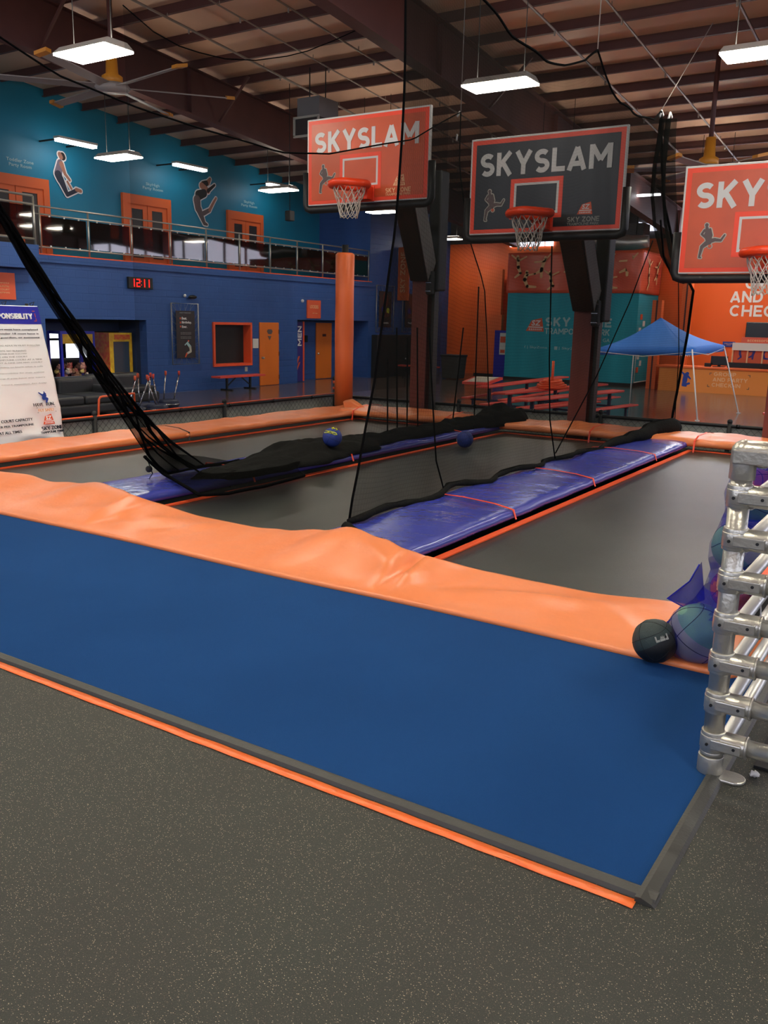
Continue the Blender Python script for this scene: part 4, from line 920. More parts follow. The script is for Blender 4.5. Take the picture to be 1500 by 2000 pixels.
c = at(908, 858, 2, .115); t = ball('blue rubber basketball at the far end of the middle trampoline', c, .115, ['ball_blue', 'ball_grey'], (1.2, .4, 2.6), name='rubber_ball', panel=lambda p: p.x*.5+p.y*.3-p.z*.8 > .93)
# bag of balls
bl = [((-.935, 4.44, .165), .155, ['ball_grey', 'ball_green'], 'large grey and green ball at the bottom of the blue mesh bag', (.3, .5, .2)),
      ((-.81, 4.52, .405), .108, ['ball_orange', 'ball_orange'], 'dull orange ball in the blue mesh bag, above the large grey and green ball', (1, .4, 0)),
      ((-.80, 4.50, .635), .130, ['ball_green', 'ball_grey'], 'green ball in the middle of the blue mesh bag', (.4, 1, .3)),
      ((-.755, 4.50, .90), .130, ['ball_green', 'ball_orange'], 'green and red ball at the top of the blue mesh bag', (.5, .3, .8))]
for c, r, ms, lb, rot in bl: ball(lb, c, r, ms, rot, 'balls in the mesh bag', panel=lambda p: p.z > .35)
PR = [(-.93, 4.43, .02, .06), (-.94, 4.43, .06, .13), (-.94, 4.43, .165, .172), (-.92, 4.45, .25, .155), (-.86, 4.49, .33, .125), (-.82, 4.52, .41, .125), (-.81, 4.51, .50, .115), (-.80, 4.50, .56, .14), (-.79, 4.50, .64, .148), (-.77, 4.50, .73, .135), (-.76, 4.50, .81, .125), (-.75, 4.5, .9, .146), (-.74, 4.5, .99, .13), (-.71, 4.48, 1.07, .09), (-.66, 4.45, 1.15, .045), (-.6, 4.4, 1.2, .03)]
t = thing('ball_bag', 'blue mesh bag full of balls leaning on the silver pipe rack', 'bag', (-.93, 4.43, 0))
def bag(u, v):
    k = u*(len(PR)-1); i = min(int(k), len(PR)-2); f = k-i; f = f*f*(3-2*f)*.5+f*.5; a, b = PR[i], PR[i+1]; c = [a[j]*(1-f)+b[j]*f for j in range(4)]
    th = 2*math.pi*v; r = c[3]*(1+.05*mnoise.noise(V((math.cos(th)*2, math.sin(th)*2, c[2]*7))))
    return (c[0]+r*math.cos(th), c[1]+r*math.sin(th), max(.012, c[2]+.0))
m = MB(); m.grid(bag, 70, 40, uvf=lambda u, v: (u, v))
for i, f in enumerate(m.f):
    p = sum((m.v[k] for k in f), V((0, 0, 0)))/len(f)
    if min((p-V(c)).length-r for c, r, *_ in bl) > .028: m.m[i] = 1
m.build('mesh_sack', ['net_blue', 'net_gathered'], t)
m = MB(); A = at(1303, 1169, 1, 4.5); m.poly([at(1370, 1098, 1, 4.5), at(1347, 1135, 1, 4.5), A, at(1322, 1178, 1, 4.5), at(1338, 1187, 1, 4.5), at(1376, 1172, 1, 4.5)]); thick(m.build('loose_tail', 'net_gathered', t, fix=False), .008)
cord(t, [at(1366, 1102, 1, 4.49), at(1347, 1135, 1, 4.49), A, at(1338, 1187, 1, 4.49)], .004, 'banner_blue', 'hem_cord')
cord(t, [at(1287, 1240, 1, 4.4), at(1292, 1226, 1, 4.4), at(1310, 1210, 1, 4.4), at(1330, 1185, 1, 4.45)], .006, 'purple', 'hem_cord')
# ================================================================ lamps
def lamp(c, label, ext=True):
    t = thing('ceiling_light', label, 'ceiling light', c, 'hanging light fixtures'); x, y, z = c; a, b = .56, .27
    m = MB(); m.hexa([(x-a, y-b, z), (x+a, y-b, z), (x+a, y+b, z), (x-a, y+b, z)], [(x-a+.04, y-b+.10, z+.10), (x+a-.04, y-b+.10, z+.10), (x+a-.04, y+b-.10, z+.10), (x-a+.04, y+b-.10, z+.10)])
    o = m.build('housing', 'lamp_housing', t); mod_bevel(o, .012)
    MB().box((x-a+.015, y-b+.015, z-.028), (x+a-.015, y+b-.015, z-.001)).build('diffuser', 'lamp_glow', t)
    MB().box((x-a+.1, y-.09, z+.101), (x+a-.1, y+.09, z+.112)).build('added_uplight', 'added_uplight_glow', t)  # glowing strip added on top of the housing to brighten the ceiling
    for s in (-.4, .4):
        m = MB(); m.tube([(x+s, y, z+.1), (x+s, y, roofz(y)-.27)], .007, 5); m.build('hanger_wire', 'black', t)
    return t
LZ = 5.3
LM = [((-10.89, 9.0), 'large hanging light at the upper left of the photo, in front of the ceiling fan'), ((-6.58, 13.24), 'hanging light seen through the black net above the black-faced hoop'),
      ((-2.74, 13.4), 'hanging light cut by the right edge of the photo'), ((-17.3, 14.9), 'hanging light in front of the teal wall between the two wall tubes'),
      ((-17.26, 20.7), 'hanging light just left of the orange-faced hoop over the left lane'), ((-17.3, 26.3), 'small far hanging light seen under the left hoop'),
      ((-19.0, 34.0), 'farthest hanging light, in the gap left of the black-faced hoop')]
for (x, y), lb in LM: lamp((x, y, LZ if y < 30 else 5.1), lb)
for x, y in ((-10.89, 3.2), (-6.6, 7.2), (-2.74, 7.4), (-6.8, 3.4), (-2.74, 1.4), (1.6, 1.4), (1.6, 7.4), (1.6, 14), (1.6, 20), (2.5, 30), (-17.3, 9), (-17.3, 3)):  # lamps added out of view to light the near court, carpet and banner
    l = lamp((x, y, LZ+(.8 if y > 19 else .5)), 'unseen hanging light of the same kind, added to light the hall')
for k, (px, py) in enumerate(((1085, 345), (735, 345), (1430, 430), (1395, 372))):  # extra lamps added to light the far end, hidden by the backboards
    q = at(px, py, 2, 5.3); lamp((q.x, q.y, 5.3), ('added fill light hidden behind the black-faced hoop', 'added fill light hidden behind the left orange-faced hoop', 'far added fill light hidden behind the lowest hoop', 'nearer added fill light hidden behind the lowest hoop')[k])
for i, (y0, y1) in enumerate(((16.39, 17.69), (20.72, 22.09), (25.2, 26.4))):
    t = thing('tube_light', ('tube light on the teal wall above the first jumping figure', 'tube light on the teal wall above the second jumping figure', 'tube light on the teal wall above the far orange doors')[i], 'wall light', (-21.5, (y0+y1)/2, 6.35), 'tube lights on the upper wall')
    MB().box((-21.62, y0, 6.34), (-21.38, y1, 6.40)).build('housing', 'lamp_housing', t)
    MB().box((-21.6, y0+.02, 6.27), (-21.4, y1-.02, 6.338)).build('tube', 'tube_glow', t)
    m = MB()
    for y in (y0+.2, y1-.2): m.box((-22.5, y-.02, 6.35), (-21.6, y+.02, 6.39))
    m.build('bracket', 'black', t)
t = thing('tube_light', 'slim white tube light to the right of the black-faced hoop', 'ceiling light', (-9.46, 30, 5.85))
MB().box((-10.0, 29.95, 5.84), (-8.95, 30.1, 5.9)).build('tube', 'tube_glow', t)
for x in (-9.9, -9.05): m = MB(); m.tube([(x, 30, 5.9), (x, 30, roofz(30)-.27)], .008, 4); m.build('hanger_wire', 'black', t)

# ================================================================ ceiling fans
def fan(c, R, ang, label, n=6, tipm='fan_tip', down=1.0):
    t = thing('ceiling_fan', label, 'fan', c, 'big ceiling fans'); c = V(c)
    m = MB(); m.tube([c+V((0, 0, .25)), (c.x, c.y, roofz(c.y)-.27)], .05, 10); m.build('rod', 'steel_brown', t)
    m = MB(); m.lathe([(.10, .62), (.12, .25), (.20, .2), (.20, .06)], c, 16); m.build('motor', tipm, t)
    m = MB(); m.lathe([(.30, .06), (.34, 0), (.30, -.06), (.1, -.10)], c, 20); m.build('hub', 'fan_blade', t)
    for k in range(n):
        a = ang+2*math.pi*k/n; d = V((math.cos(a), math.sin(a), 0)); s = V((-d.y, d.x, .25)).normalized()
        m = MB(); o = c+d*.28; e = c+d*R; m.hexa([o-s*.11, o+s*.11, e+s*.09, e-s*.09], [o-s*.11+Z*.02, o+s*.11+Z*.02, e+s*.09+Z*.02, e-s*.09+Z*.02]); b = m.build('blade', 'fan_blade', t)
        m = MB(); f = c+d*(R+.16); m.hexa([e-s*.12-Z*.01, e+s*.12-Z*.01, f+s*.12-Z*.01, f-s*.12-Z*.01], [e-s*.12+Z*.05, e+s*.12+Z*.05, f+s*.12+Z*.05, f-s*.12+Z*.05]); m.build('blade_tip', tipm, b, label='orange blade tip')
    return t
fan((-14.6, 12.5, 6.0), 2.2, math.radians(-10), 'big six-bladed ceiling fan with orange blade tips, behind the large hanging light', 6)
fan((-5.0, 20.0, 4.93), 1.5, math.radians(20), 'far ceiling fan on a long rod, above the lowest hoop', 6, 'fan_tip')

# ================================================================ left wall dressing
# balcony railing
t = thing('balcony_railing', 'silver pipe railing with tinted panels along the upper floor', 'railing', (-20.05, 20, 3.15))
ys = [14.65, 16.15, 17.62, 19.08, 20.58, 22.09, 23.61, 25.06, 26.55, 28.05, 29.55]; RX = -20.06
for y in ys: m = MB(); m.tube([(RX, y, 3.15), (RX, y, 4.31)], .026, 8); m.build('post', 'galv', t)
for z in (4.31, 4.12, 3.32): m = MB(); m.tube([(RX, 14.3, z), (RX, 29.55, z)], .022, 8); m.build('rail', 'galv', t)
for a, b in zip(ys, ys[1:]): MB().box((RX-.012, a+.06, 3.36), (RX-.004, b-.06, 4.08)).build('panel', 'tinted', t, label='brown tinted clear panel')
m = MB()
for a, b in zip(ys, ys[1:]):
    for f in (.2, .5, .8):
        for z in (4.10, 3.34): m.box((RX-.02, a+(b-a)*f-.02, z-.03), (RX+.01, a+(b-a)*f+.02, z+.03))
m.build('panel_clip', 'galv_bright', t)
t = thing('balcony_railing', 'nearer, higher end of silver pipe railing on the projecting blue block', 'railing', (-19.62, 12, 3.32))
for y in (14.2, 12.7, 11.2): m = MB(); m.tube([(-19.66, y, 3.32), (-19.66, y, 4.48)], .032, 8); m.build('post', 'galv', t)
for z in (4.48, 4.28, 3.46): m = MB(); m.tube([(-19.66, 8, z), (-19.66, 14.2, z)], .028, 8); m.build('rail', 'galv', t)
MB().box((-19.68, 8, 3.5), (-19.67, 14.15, 4.24)).build('panel', 'tinted', t)
# upper double doors
def upper_door(n, y0, y1, label, z1=5.36):
    t = thing('door_%d' % n, label, None, (-22.5, (y0+y1)/2, 3.1), kind='structure'); w = y1-y0
    m = MB(); m.box((-22.5, y0, 3.12), (-22.4, y0+.09*w, z1)); m.box((-22.5, y1-.09*w, 3.12), (-22.4, y1, z1)); m.box((-22.5, y0+.09*w, z1-.28), (-22.4, y1-.09*w, z1)); m.build('door_frame', 'frame_orange2', t)
    for s in (0, 1):
        a = y0+w*(.09 if s == 0 else .505); b = y0+w*(.495 if s == 0 else .91); g = .16*w
        m = MB(); m.box((-22.48, a, 3.12), (-22.43, b, 3.45)); m.box((-22.48, a, z1-.42), (-22.43, b, z1-.28)); m.box((-22.48, a, 3.45), (-22.43, a+.09*w, z1-.42)); m.box((-22.48, b-.09*w, 3.45), (-22.43, b, z1-.42))
        d = m.build('door_leaf', 'frame_orange2', t); MB().box((-22.47, a+.06*w, 3.35), (-22.45, b-.06*w, z1-.36)).build('pane', 'poster_dark', d)
        m = MB(); hy = (b-.035*w) if s == 0 else (a+.035*w); m.tube([(-22.4, hy, 3.95), (-22.36, hy, 4.0), (-22.36, hy, 4.3), (-22.4, hy, 4.35)], .015, 6); m.build('handle', 'frame_orange', d)
upper_door(1, 19.4, 21.4, 'orange double doors on the upper floor, in the middle'); upper_door(2, 24.1, 26.0, 'orange double doors on the upper floor, farthest right'); upper_door(3, 14.6, 16.75, 'orange double doors on the upper floor, nearest the left edge')
for i, (y, s) in enumerate(((15.9, 'Toddler Zone\nParty Room'), (20.7, 'Skyzone\nParty Room'), (25.3, 'Skyzone\nParty Room'))):
    m = MB(); text(m, s.replace('Skyzone', 'SkyHigh'), (-22.5, y-.4, 5.56), Y, Z, .85, .24, 0, .01)
    tag(m.build('wall_lettering', 'light_teal', loc=(-22.49, y, 5.56)), 'faint white lettering on the teal wall above the %s orange doors' % ('nearest', 'middle', 'farthest')[i], 'lettering', 'lettering above the upper doors')
J1 = [(.38, .90, .085, .40, .87, .085, 1), (.30, .92, .06, .34, .86, .06, 2), (.30, .74, .09, .22, .50, .12, 0), (.34, .72, .07, .44, .52, .045, 2), (.44, .52, .04, .58, .40, .035, 2), (.22, .48, .11, .28, .38, .10, 3), (.28, .40, .10, .48, .08, .055, 3), (.48, .08, .055, .78, .20, .055, 3), (.78, .22, .05, .92, .20, .045, 2), (.50, .36, .03, .62, .22, .03, 2)]
J2 = [(.62, .88, .07, .70, .96, .04, 2), (.45, .82, .09, .56, .86, .075, 1), (.40, .80, .08, .62, .72, .07, 2), (.62, .72, .05, .86, .86, .03, 1), (.28, .60, .12, .48, .66, .10, 0), (.22, .50, .12, .25, .34, .10, 3), (.28, .32, .10, .46, .06, .05, 3), (.46, .06, .05, .56, .04, .03, 3), (.45, .26, .06, .66, .34, .05, 3), (.66, .34, .045, .82, .52, .035, 2), (.82, .52, .035, .9, .6, .03, 2)]
for J, py0, w_, lb, mm in ((J1, 16.55, 1.35, 'cut-out of a jumping person in grey shirt and dark jeans on the teal wall', ['shirt', 'hair', 'skin', 'jeans']), (J2, 22.0, 1.35, 'cut-out of a person bending backwards in mid-air on the teal wall', ['black', 'hair', 'skin', 'fig_dark'])):
    t = thing('wall_figure', lb, 'wall cut-out', (-22.49, py0+.6, 4.5), 'jumping figures on the upper wall')
    if J is J1:
        a = at(97, 290, 0, -22.48); b = at(163, 392, 0, -22.48)
    else: a = at(371, 338, 0, -22.48); b = at(428, 446, 0, -22.48)
    S = a.z-b.z; yw = b.y-a.y
    figure(t, [(x1*yw, y1*S, r1*yw, x2*yw, y2*S, r2*yw, i) for x1, y1, r1, x2, y2, r2, i in J], (-22.485, a.y, b.z), Y, Z, mm, 'white', .035)
for i, (y, z) in enumerate(((19.1, 3.95), (23.75, 3.95))):
    m = MB(); m.box((-22.49, y-.17, z-.0), (-22.47, y+.15, z+.42)); tag(m.build('paper_notice', 'paper', loc=(-22.48, y, z)), 'white paper notice left of the %s upper orange doors' % ('middle', 'farthest')[i], 'notice', 'paper notices upstairs')
# lower wall
t = thing('digital_clock', 'black digital clock with red figures on the blue wall', 'clock', (-19.98, 17.79, 2.5))
mod_bevel(MB().box((-20, 17.34, 2.40), (-19.92, 18.23, 2.72)).build('case', 'black', t), .01)
m = MB()
SEG = {'1': 'bc', '2': 'abged'}
def seg(m, ch, y, z, w, h):
    s = .028
    R = {'a': (0, h-s, w, h), 'g': (0, h/2-s/2, w, h/2+s/2), 'd': (0, 0, w, s), 'b': (w-s, h/2, w, h), 'c': (w-s, 0, w, h/2), 'f': (0, h/2, s, h), 'e': (0, 0, s, h/2)}
    for k in SEG[ch]: a = R[k]; m.box((-19.92, y+a[0], z+a[1]), (-19.912, y+a[2], z+a[3]))
for ch, y in (('1', 17.42), ('2', 17.62), ('1', 17.80), ('1', 17.97)): seg(m, ch, y, 2.45, .13, .22)
m.box((-19.92, 17.785, 2.50), (-19.912, 17.805, 2.52)); m.box((-19.92, 17.785, 2.60), (-19.912, 17.805, 2.62)); m.build('digits', 'led_red', t, label='glowing red digits')
t = thing('security_camera', 'black oval camera with a small white sensor on the blue wall, above the framed poster', 'camera', (-19.95, 19.7, 2.25))
m = MB(); m.sphere((-19.93, 19.82, 2.24), .1, 16, sq=(.6, 1.7, .6)); m.build('body', 'black_gloss', t)
m = MB(); m.sphere((-19.96, 19.52, 2.27), .05, 12); m.build('sensor', 'white', t)
def poster(y0, y1, z0, z1, label, kind):
    t = thing('framed_poster', label, 'poster', (-19.95, (y0+y1)/2, z0), 'posters laced in pipe frames'); x = -19.93; w = y1-y0; h = z1-z0
    m = MB(); m.tube([(x, y0, z0), (x, y0, z1), (x, y1, z1), (x, y1, z0)], .02, 8, close=True); m.build('frame', 'galv', t)
    a, b, c, d = y0+w*.16, y1-w*.14, z0+h*.10, z1-h*.12
    p = MB().box((x-.005, a, c), (x+.005, b, d)).build('poster_sheet', 'poster_dark', t)
    m = MB(); n = 7
    for i in range(n):
        f0, f1 = i/n, (i+.5)/n
        m.tube([(x, y0, z0+h*f1), (x, a, c+(d-c)*f0), (x, y0, z0+h*f0)], .004, 4); m.tube([(x, y1, z0+h*f1), (x, b, c+(d-c)*f0), (x, y1, z0+h*f0)], .004, 4)
    for i in range(4): f0 = i/4; m.tube([(x, y0+w*(f0+.12), z1), (x, a+(b-a)*f0, d), (x, y0+w*f0, z1)], .004, 4); m.tube([(x, y0+w*(f0+.12), z0), (x, a+(b-a)*f0, c), (x, y0+w*f0, z0)], .004, 4)
    m.build('lacing', 'grey_print', t); W = b-a; H = d-c
    if kind == 0:
        m = MB(); text(m, 'Best.', (x+.005, a+W*.30, c+H*.815), Y, Z, W*.27, H*.055, 0, .02); text(m, 'Birthday.', (x+.005, a+W*.30, c+H*.72), Y, Z, W*.52, H*.062, 0, .02); text(m, 'Ever.', (x+.005, a+W*.30, c+H*.64), Y, Z, W*.27, H*.05, 0, .02)
        m.build('lettering', 'white', p); m = MB()
        text(m, 'PARTY YOUR WAY', (x+.005, a+W*.2, c+H*.945), Y, Z, W*.6, H*.022, 0, .01)
        for z in (.53, .50, .44, .41): text(m, 'ask about our parties', (x+.005, a+W*.22, c+H*z), Y, Z, W*.56, H*.02, 0, .01)
        m.build('small_lettering', 'text_grey', p)
        m = MB()
        for z in (.82, .73, .65): m.box((x+.005, a+W*.2, c+H*z), (x+.009, a+W*.25, c+H*(z+.04)))
        m.build('red_marks', 'logo_orange', p)
        figure(p, [(a_*W*.55, b_*H*.36, r*W*.38, c_*W*.55, d_*H*.36, r2*W*.38, i) for a_, b_, r, c_, d_, r2, i in ((.55, .95, .09, .55, .95, .09, 2), (.5, .9, .06, .2, .72, .06, 0), (.45, .8, .14, .7, .6, .16, 0), (.7, .58, .14, .75, .35, .13, 1), (.74, .33, .12, .35, .2, .1, 1), (.35, .2, .1, .22, .02, .06, 2))], (x+.006, a+W*.32, c+H*.02), Y, Z, ['light_teal', 'beige_plastic', 'logo_orange'])
    else:
        figure(p, [(.5*W, .86*H, .2*W, .5*W, .72*H, .2*W, 1), (.3*W, .5*H, .12*W, .35*W, .42*H, .1*W, 0), (.7*W, .47*H, .12*W, .7*W, .44*H, .11*W, 2), (.3*W, .34*H, .1*W, .7*W, .34*H, .1*W, 1)], (x+.006, a, c), Y, Z, ['purple', 'maroon', 'yellow_print'])
        m = MB(); text(m, 'SkyJam' if kind == 2 else 'Cosmic', (x+.008, a+W*.22, c+H*.10), Y, Z, W*.56, H*.06, 0, .02); m.build('lettering', 'paper', p)
    return t
poster(18.92, 20.03, .23, 2.04, 'dark birthday poster with a jumping figure, in a silver pipe frame', 0)
poster(29.96, 31.25, 1.2, 3.03, 'dark poster laced in a silver pipe frame, directly right of the balcony end', 1)
poster(31.95, 33.3, 1.2, 3.0, 'dark poster laced in a pipe frame, right of the hanging orange blade sign', 2)
t = thing('blade_sign', 'tall narrow orange sign hanging out from the far blue wall', 'sign', (-19.5, 31.7, 2.5))
o = MB().box((-19.98, 31.6, 2.48), (-19.45, 31.66, 4.6)).build('panel', 'orange_pillar', t)
m = MB(); text(m, 'SKY ZONE', V((-19.62, 31.595, 2.8)), (0, 0, 1), (-1, 0, 0), 1.6, .24, 0, .02); m.build('lettering', 'peach', o)
t = thing('black_curtain_box', 'large black box-like cabinet against the far blue wall', 'cabinet', (-19.9, 31.6, FL))
mod_bevel(MB().box((-20, 29.75, FL), (-19.7, 33.4, 1.08)).build('body', 'black', t), .02)
m = MB(); m.sphere((-19.69, 31.9, .1), .03, 8); m.build('knob', 'white', t)
t = thing('service_window', 'dark square opening framed in orange in the blue wall, above the red bench', 'window', (-20, 21.6, .1))
m = MB(); y0, y1, z0, z1 = 20.7, 22.53, .1, 1.50
for a, b in (((-20.28, y0, z0), (-19.94, y0+.08, z1)), ((-20.28, y1-.08, z0), (-19.94, y1, z1)), ((-20.28, y0+.08, z0), (-19.94, y1-.08, z0+.08)), ((-20.28, y0+.08, z1-.08), (-19.94, y1-.08, z1))): m.box(a, b)
m.build('window_frame', 'frame_orange', t); MB().box((-20.29, y0+.05, z0+.05), (-20.27, y1-.05, z1-.05)).build('dark_pane', 'black', t)
t = thing('door_4', 'orange door on the blue wall, right of the orange-framed opening', None, (-19.97, 23.4, FL), kind='structure')
mod_bevel(MB().box((-20.0, 22.93, FL+.01), (-19.95, 23.92, 1.51)).build('door_leaf', 'door_orange', t), .008)
m = MB(); m.tube([(-19.95, 23.02, .33), (-19.9, 23.02, .33)], .035, 10); m.sphere((-19.88, 23.02, .33), .045, 10); m.build('door_knob', 'galv', t)
m = MB()
for z in (-.35, .45, 1.2): m.box((-19.955, 23.9, z-.07), (-19.94, 23.94, z+.07))
m.build('hinge', 'steel_brown', t)
m = MB(); m.prism([(0, .1), (.08, 0), (.24, 0), (.30, .1), (.24, .16), (.06, .16)], (-19.95, 23.28, 1.12), Y, Z, .006); m.prism([(0, 0), (.2, 0), (.1, -.14)], (-19.95, 23.32, 1.06), Y, Z, .006); m.build('door_sign', 'fig_dark', t)
t = thing('door_5', 'orange restroom door in the recess under the lockers sign', None, (-20.78, 27.6, FL), kind='structure')
mod_bevel(MB().box((-20.8, 27.1, FL+.02), (-20.75, 28.08, 1.52)).build('door_leaf', 'door_orange', t), .008)
m = MB(); m.sphere((-20.71, 27.18, .36), .04, 10); m.build('door_knob', 'galv', t)
m = MB(); m.box((-20.75, 27.48, 1.0), (-20.74, 27.7, 1.1)); m.build('door_sign', 'maroon', t)
t = thing('restroom_sign', 'tall dark blue panel with white upright letters MEN and an orange edge', 'sign', (-20.2, 25.3, 0))
a = at(579, 632, 0, -20.25); b = at(594, 742, 0, -20.25)
o = MB().box((-20.28, 25.2, FL+.03), (-20.25, b.y-.08, 1.54)).build('panel', 'purple', t); MB().box((-20.28, b.y-.08, FL+.03), (-20.24, b.y, 1.56)).build('orange_edge', 'frame_orange', t)
m = MB(); bold(m, 'MEN', (-20.25, b.y-.16, .68), (0, 0, 1), (0, -1, 0), .72, .22, 0, .2); m.build('lettering', 'white', o)
m = MB(); m.prism([(0, 0), (.09, 0), (.26, .32), (.17, .32)], (-20.25, 25.2, 0), Y, Z, .003); m.prism([(0, 0), (.08, 0), (.26, .3), (.18, .3)], (-20.25, 25.22, -.2), Y, Z, .003); m.build('slashes', 'logo_orange', o)
MB().box((-20.8, 25.15, FL), (-20.28, 25.2, 1.6)).build('return_panel', 'wall_blue', t)
t = thing('restroom_sign', 'tall dark blue panel with an orange edge behind the orange pillar', 'sign', (-20.75, 29, 0))
MB().box((-20.8, 28.9, FL+.03), (-20.77, 29.35, 1.5)).build('panel', 'purple', t); MB().box((-20.8, 29.35, FL+.03), (-20.76, 29.45, 1.52)).build('orange_edge', 'frame_orange', t)
t = thing('wall_sign', 'square orange lockers sign above the restroom recess', 'sign', (-19.97, 25.97, 1.7))
a = at(600, 588, 0, -19.97); b = at(626, 619, 0, -19.97); o = MB().box((-20, a.y, 1.68), (-19.96, b.y, 2.32)).build('panel', 'logo_orange', t)
m = MB(); text(m, 'LOCKERS', (-19.96, a.y+.15, 2.03), Y, Z, (b.y-a.y)-.3, .12, 0, .01); text(m, 'this way', (-19.96, a.y+.3, 1.84), Y, Z, .3, .04, 0, 0); m.build('lettering', 'peach', o)
t = thing('wall_sign', 'square orange sign cut by the left edge of the photo, above the white banner', 'sign', (-19.97, 13.4, 2))
o = MB().box((-20, 12.5, 1.98), (-19.96, 13.77, 2.62)).build('panel', 'logo_orange', t)
m = MB()
for k, s in enumerate(('PLEASE JUMPERS', 'WAIT HERE UNTIL', 'CALLED TO COURT', 'SAFETY BRIEFING')): text(m, s, (-19.96, 12.85, 2.35-k*.075), Y, Z, .75, .035, 0, 0)
m.build('lettering', 'peach', o)
t = thing('wall_plate', 'small pale outlet on the blue wall above the red bench', 'outlet', (-19.98, 22.25, -.05)); MB().box((-20, 22.2, -.1), (-19.98, 22.32, .05)).build('cover_plate', 'beige_plastic', t)
tag(MB().box((-20, 22.6, .66), (-19.98, 22.88, .97)).build('paper_notice', 'paper', loc=(-19.99, 22.7, .66)), 'white paper notice between the orange-framed opening and the orange door', 'notice')
t = thing('wall_speaker', 'small white horn sensor on the blue wall beside the lockers sign', 'sensor', (-19.97, 25.2, 2.3)); MB().sphere((-19.97, 25.25, 2.28), .06, 12).build('dome', 'white', t)
t = thing('water_fountain', 'small dark dispenser on the recess wall between the restroom sign and door', 'dispenser', (-20.7, 26.4, .9)); m = MB(); m.box((-20.8, 26.3, .8), (-20.65, 26.45, 1.05)); mod_bevel(m.build('body', 'black_gloss', t), .02)
# red bench
t = thing('bench', 'red bench with black legs against the blue wall, under the orange-framed opening', 'bench', (-19.5, 21.3, FL))
mod_bevel(MB().box((-19.7, 20.3, -.22), (-19.3, 22.45, -.16)).build('seat', 'table_red', t), .01)
for y in (20.8, 21.9):
    m = MB(); m.box((-19.53, y-.03, FL), (-19.47, y+.03, -.22)); m.box((-19.75, y-.03, FL), (-19.25, y+.03, FL+.04)); m.beam((-19.5, y, -.5), (-19.5, y+(.4 if y < 21 else -.4), -.24), .03, .03); m.build('leg', 'black', t)
# arcade
t = thing('claw_machine', 'yellow claw machine with red print in the arcade opening', 'arcade machine', (-20.9, 18, FL))
a, b, c, d = -21.15, -20.5, at(215, 700, 0, -20.5).y, at(259, 700, 0, -20.5).y; zt = at(215, 650, 0, -20.5).z
bd = MB().box((a, c, FL), (b, d, .02)).build('cabinet', 'yellow', t)
m = MB()
for y0, y1 in ((c, c+.14), (d-.10, d)): m.box((b-.08, y0, .02), (b, y1, zt-.25)); m.box((a, y0, .02), (a+.06, y1, zt-.25))
m.box((a, c, zt-.25), (b, d, zt)); m.build('top_and_posts', 'yellow', t)
MB().box((b-.03, c+.1, .02), (b-.02, d-.08, zt-.25)).build('front_glass', 'arcade_glass', t)
m = MB(); m.box((b, c+.18, zt-.19), (b+.01, d-.08, zt-.05)); m.box((b, c+.16, -.18), (b+.01, d-.12, -.04)); m.build('red_label', 'red_print', t)
MB().box((a, c-.01, FL), (b, c, zt)).build('red_side', 'red_print', t)
m = MB(); m.box((b, c+.3, -.45), (b+.02, d-.3, -.25)); m.build('prize_door', 'black', bd)
t = thing('claw_machine', 'blue framed claw machine full of plush toys, left of the yellow one', 'arcade machine', (-20.95, 16.2, FL))
b = -20.55; c = at(120, 700, 0, b).y; d = at(187, 700, 0, b).y; a = -21.18
MB().box((a, c, FL), (b, d, -.12)).build('cabinet', 'arcade_blue', t)
for y0 in (c, d-.07):
    for x0 in (a, b-.08): MB().box((x0, y0, -.12), (x0+.08, y0+.07, 1.2)).build('corner_post', 'arcade_blue', t)
MB().box((a, c+.07, 1.12), (b, d-.07, 1.2)).build('top', 'arcade_blue', t); MB().box((b-.02, c+.07, .86), (b-.005, d-.07, 1.12)).build('sign_strip', 'yellow', t)
m = MB(); m.box((b, d-.75, -.3), (b+.03, d-.5, -.2)); m.box((b, d-.75, -.5), (b+.02, d-.45, -.34)); m.build('coin_door', 'black', t)
rnd = random.Random(9); plush = []
for i in range(30):
    y = c+.14+(i % 10)/9*(d-c-.28); z = -.06+(i//10)*.125; x = a+.14+rnd.random()*.3; r = rnd.uniform(.065, .09)
    m = MB(); m.sphere((x, y, z+.02), r, 10, sq=(1, 1, .9)); m.sphere((x+r*.5, y, z+r*1.0), r*.62, 8); m.sphere((x+r*.5, y-r*.5, z+r*1.55), r*.2, 6); m.sphere((x+r*.5, y+r*.5, z+r*1.55), r*.2, 6)
    tag(m.build('plush_toy', 'plush_'+'abcdefg'[rnd.randrange(7)], loc=(x, y, z-.05)), 'plush toy piled inside the blue claw machine', 'toy', 'plush toys in the blue claw machine')
t = thing('arcade_machine', 'dark arcade machine with an orange seat, left of the blue claw machine', 'arcade machine', (-22, 15.4, FL))
MB().box((-22.6, 14.9, FL), (-22.2, 15.7, .35)).build('cabinet', 'black', t); m = MB(); m.tube([(-22.3, 15.5+.35*math.cos(k*.3), .5+.45*math.sin(k*.3)) for k in range(11)], .04, 6); m.build('arch', 'grey_print', t)
mod_bevel(MB().box((-22.1, 14.9, -.05), (-21.7, 15.5, .15)).build('seat', 'logo_orange', t), .03)
for i in range(10):
    y = 14.95+(i % 5)*.2; z = .40+(i//5)*.15; m = MB(); m.sphere((-22.35, y, z), .11, 10); m.sphere((-22.3, y, z+.11), .07, 8)
    tag(m.build('plush_toy', 'plush_'+'fgabcde'[i % 7], loc=(-22.35, y, z-.1)), 'plush toy on top of the dark arcade machine', 'toy', 'plush toys on the dark arcade machine')
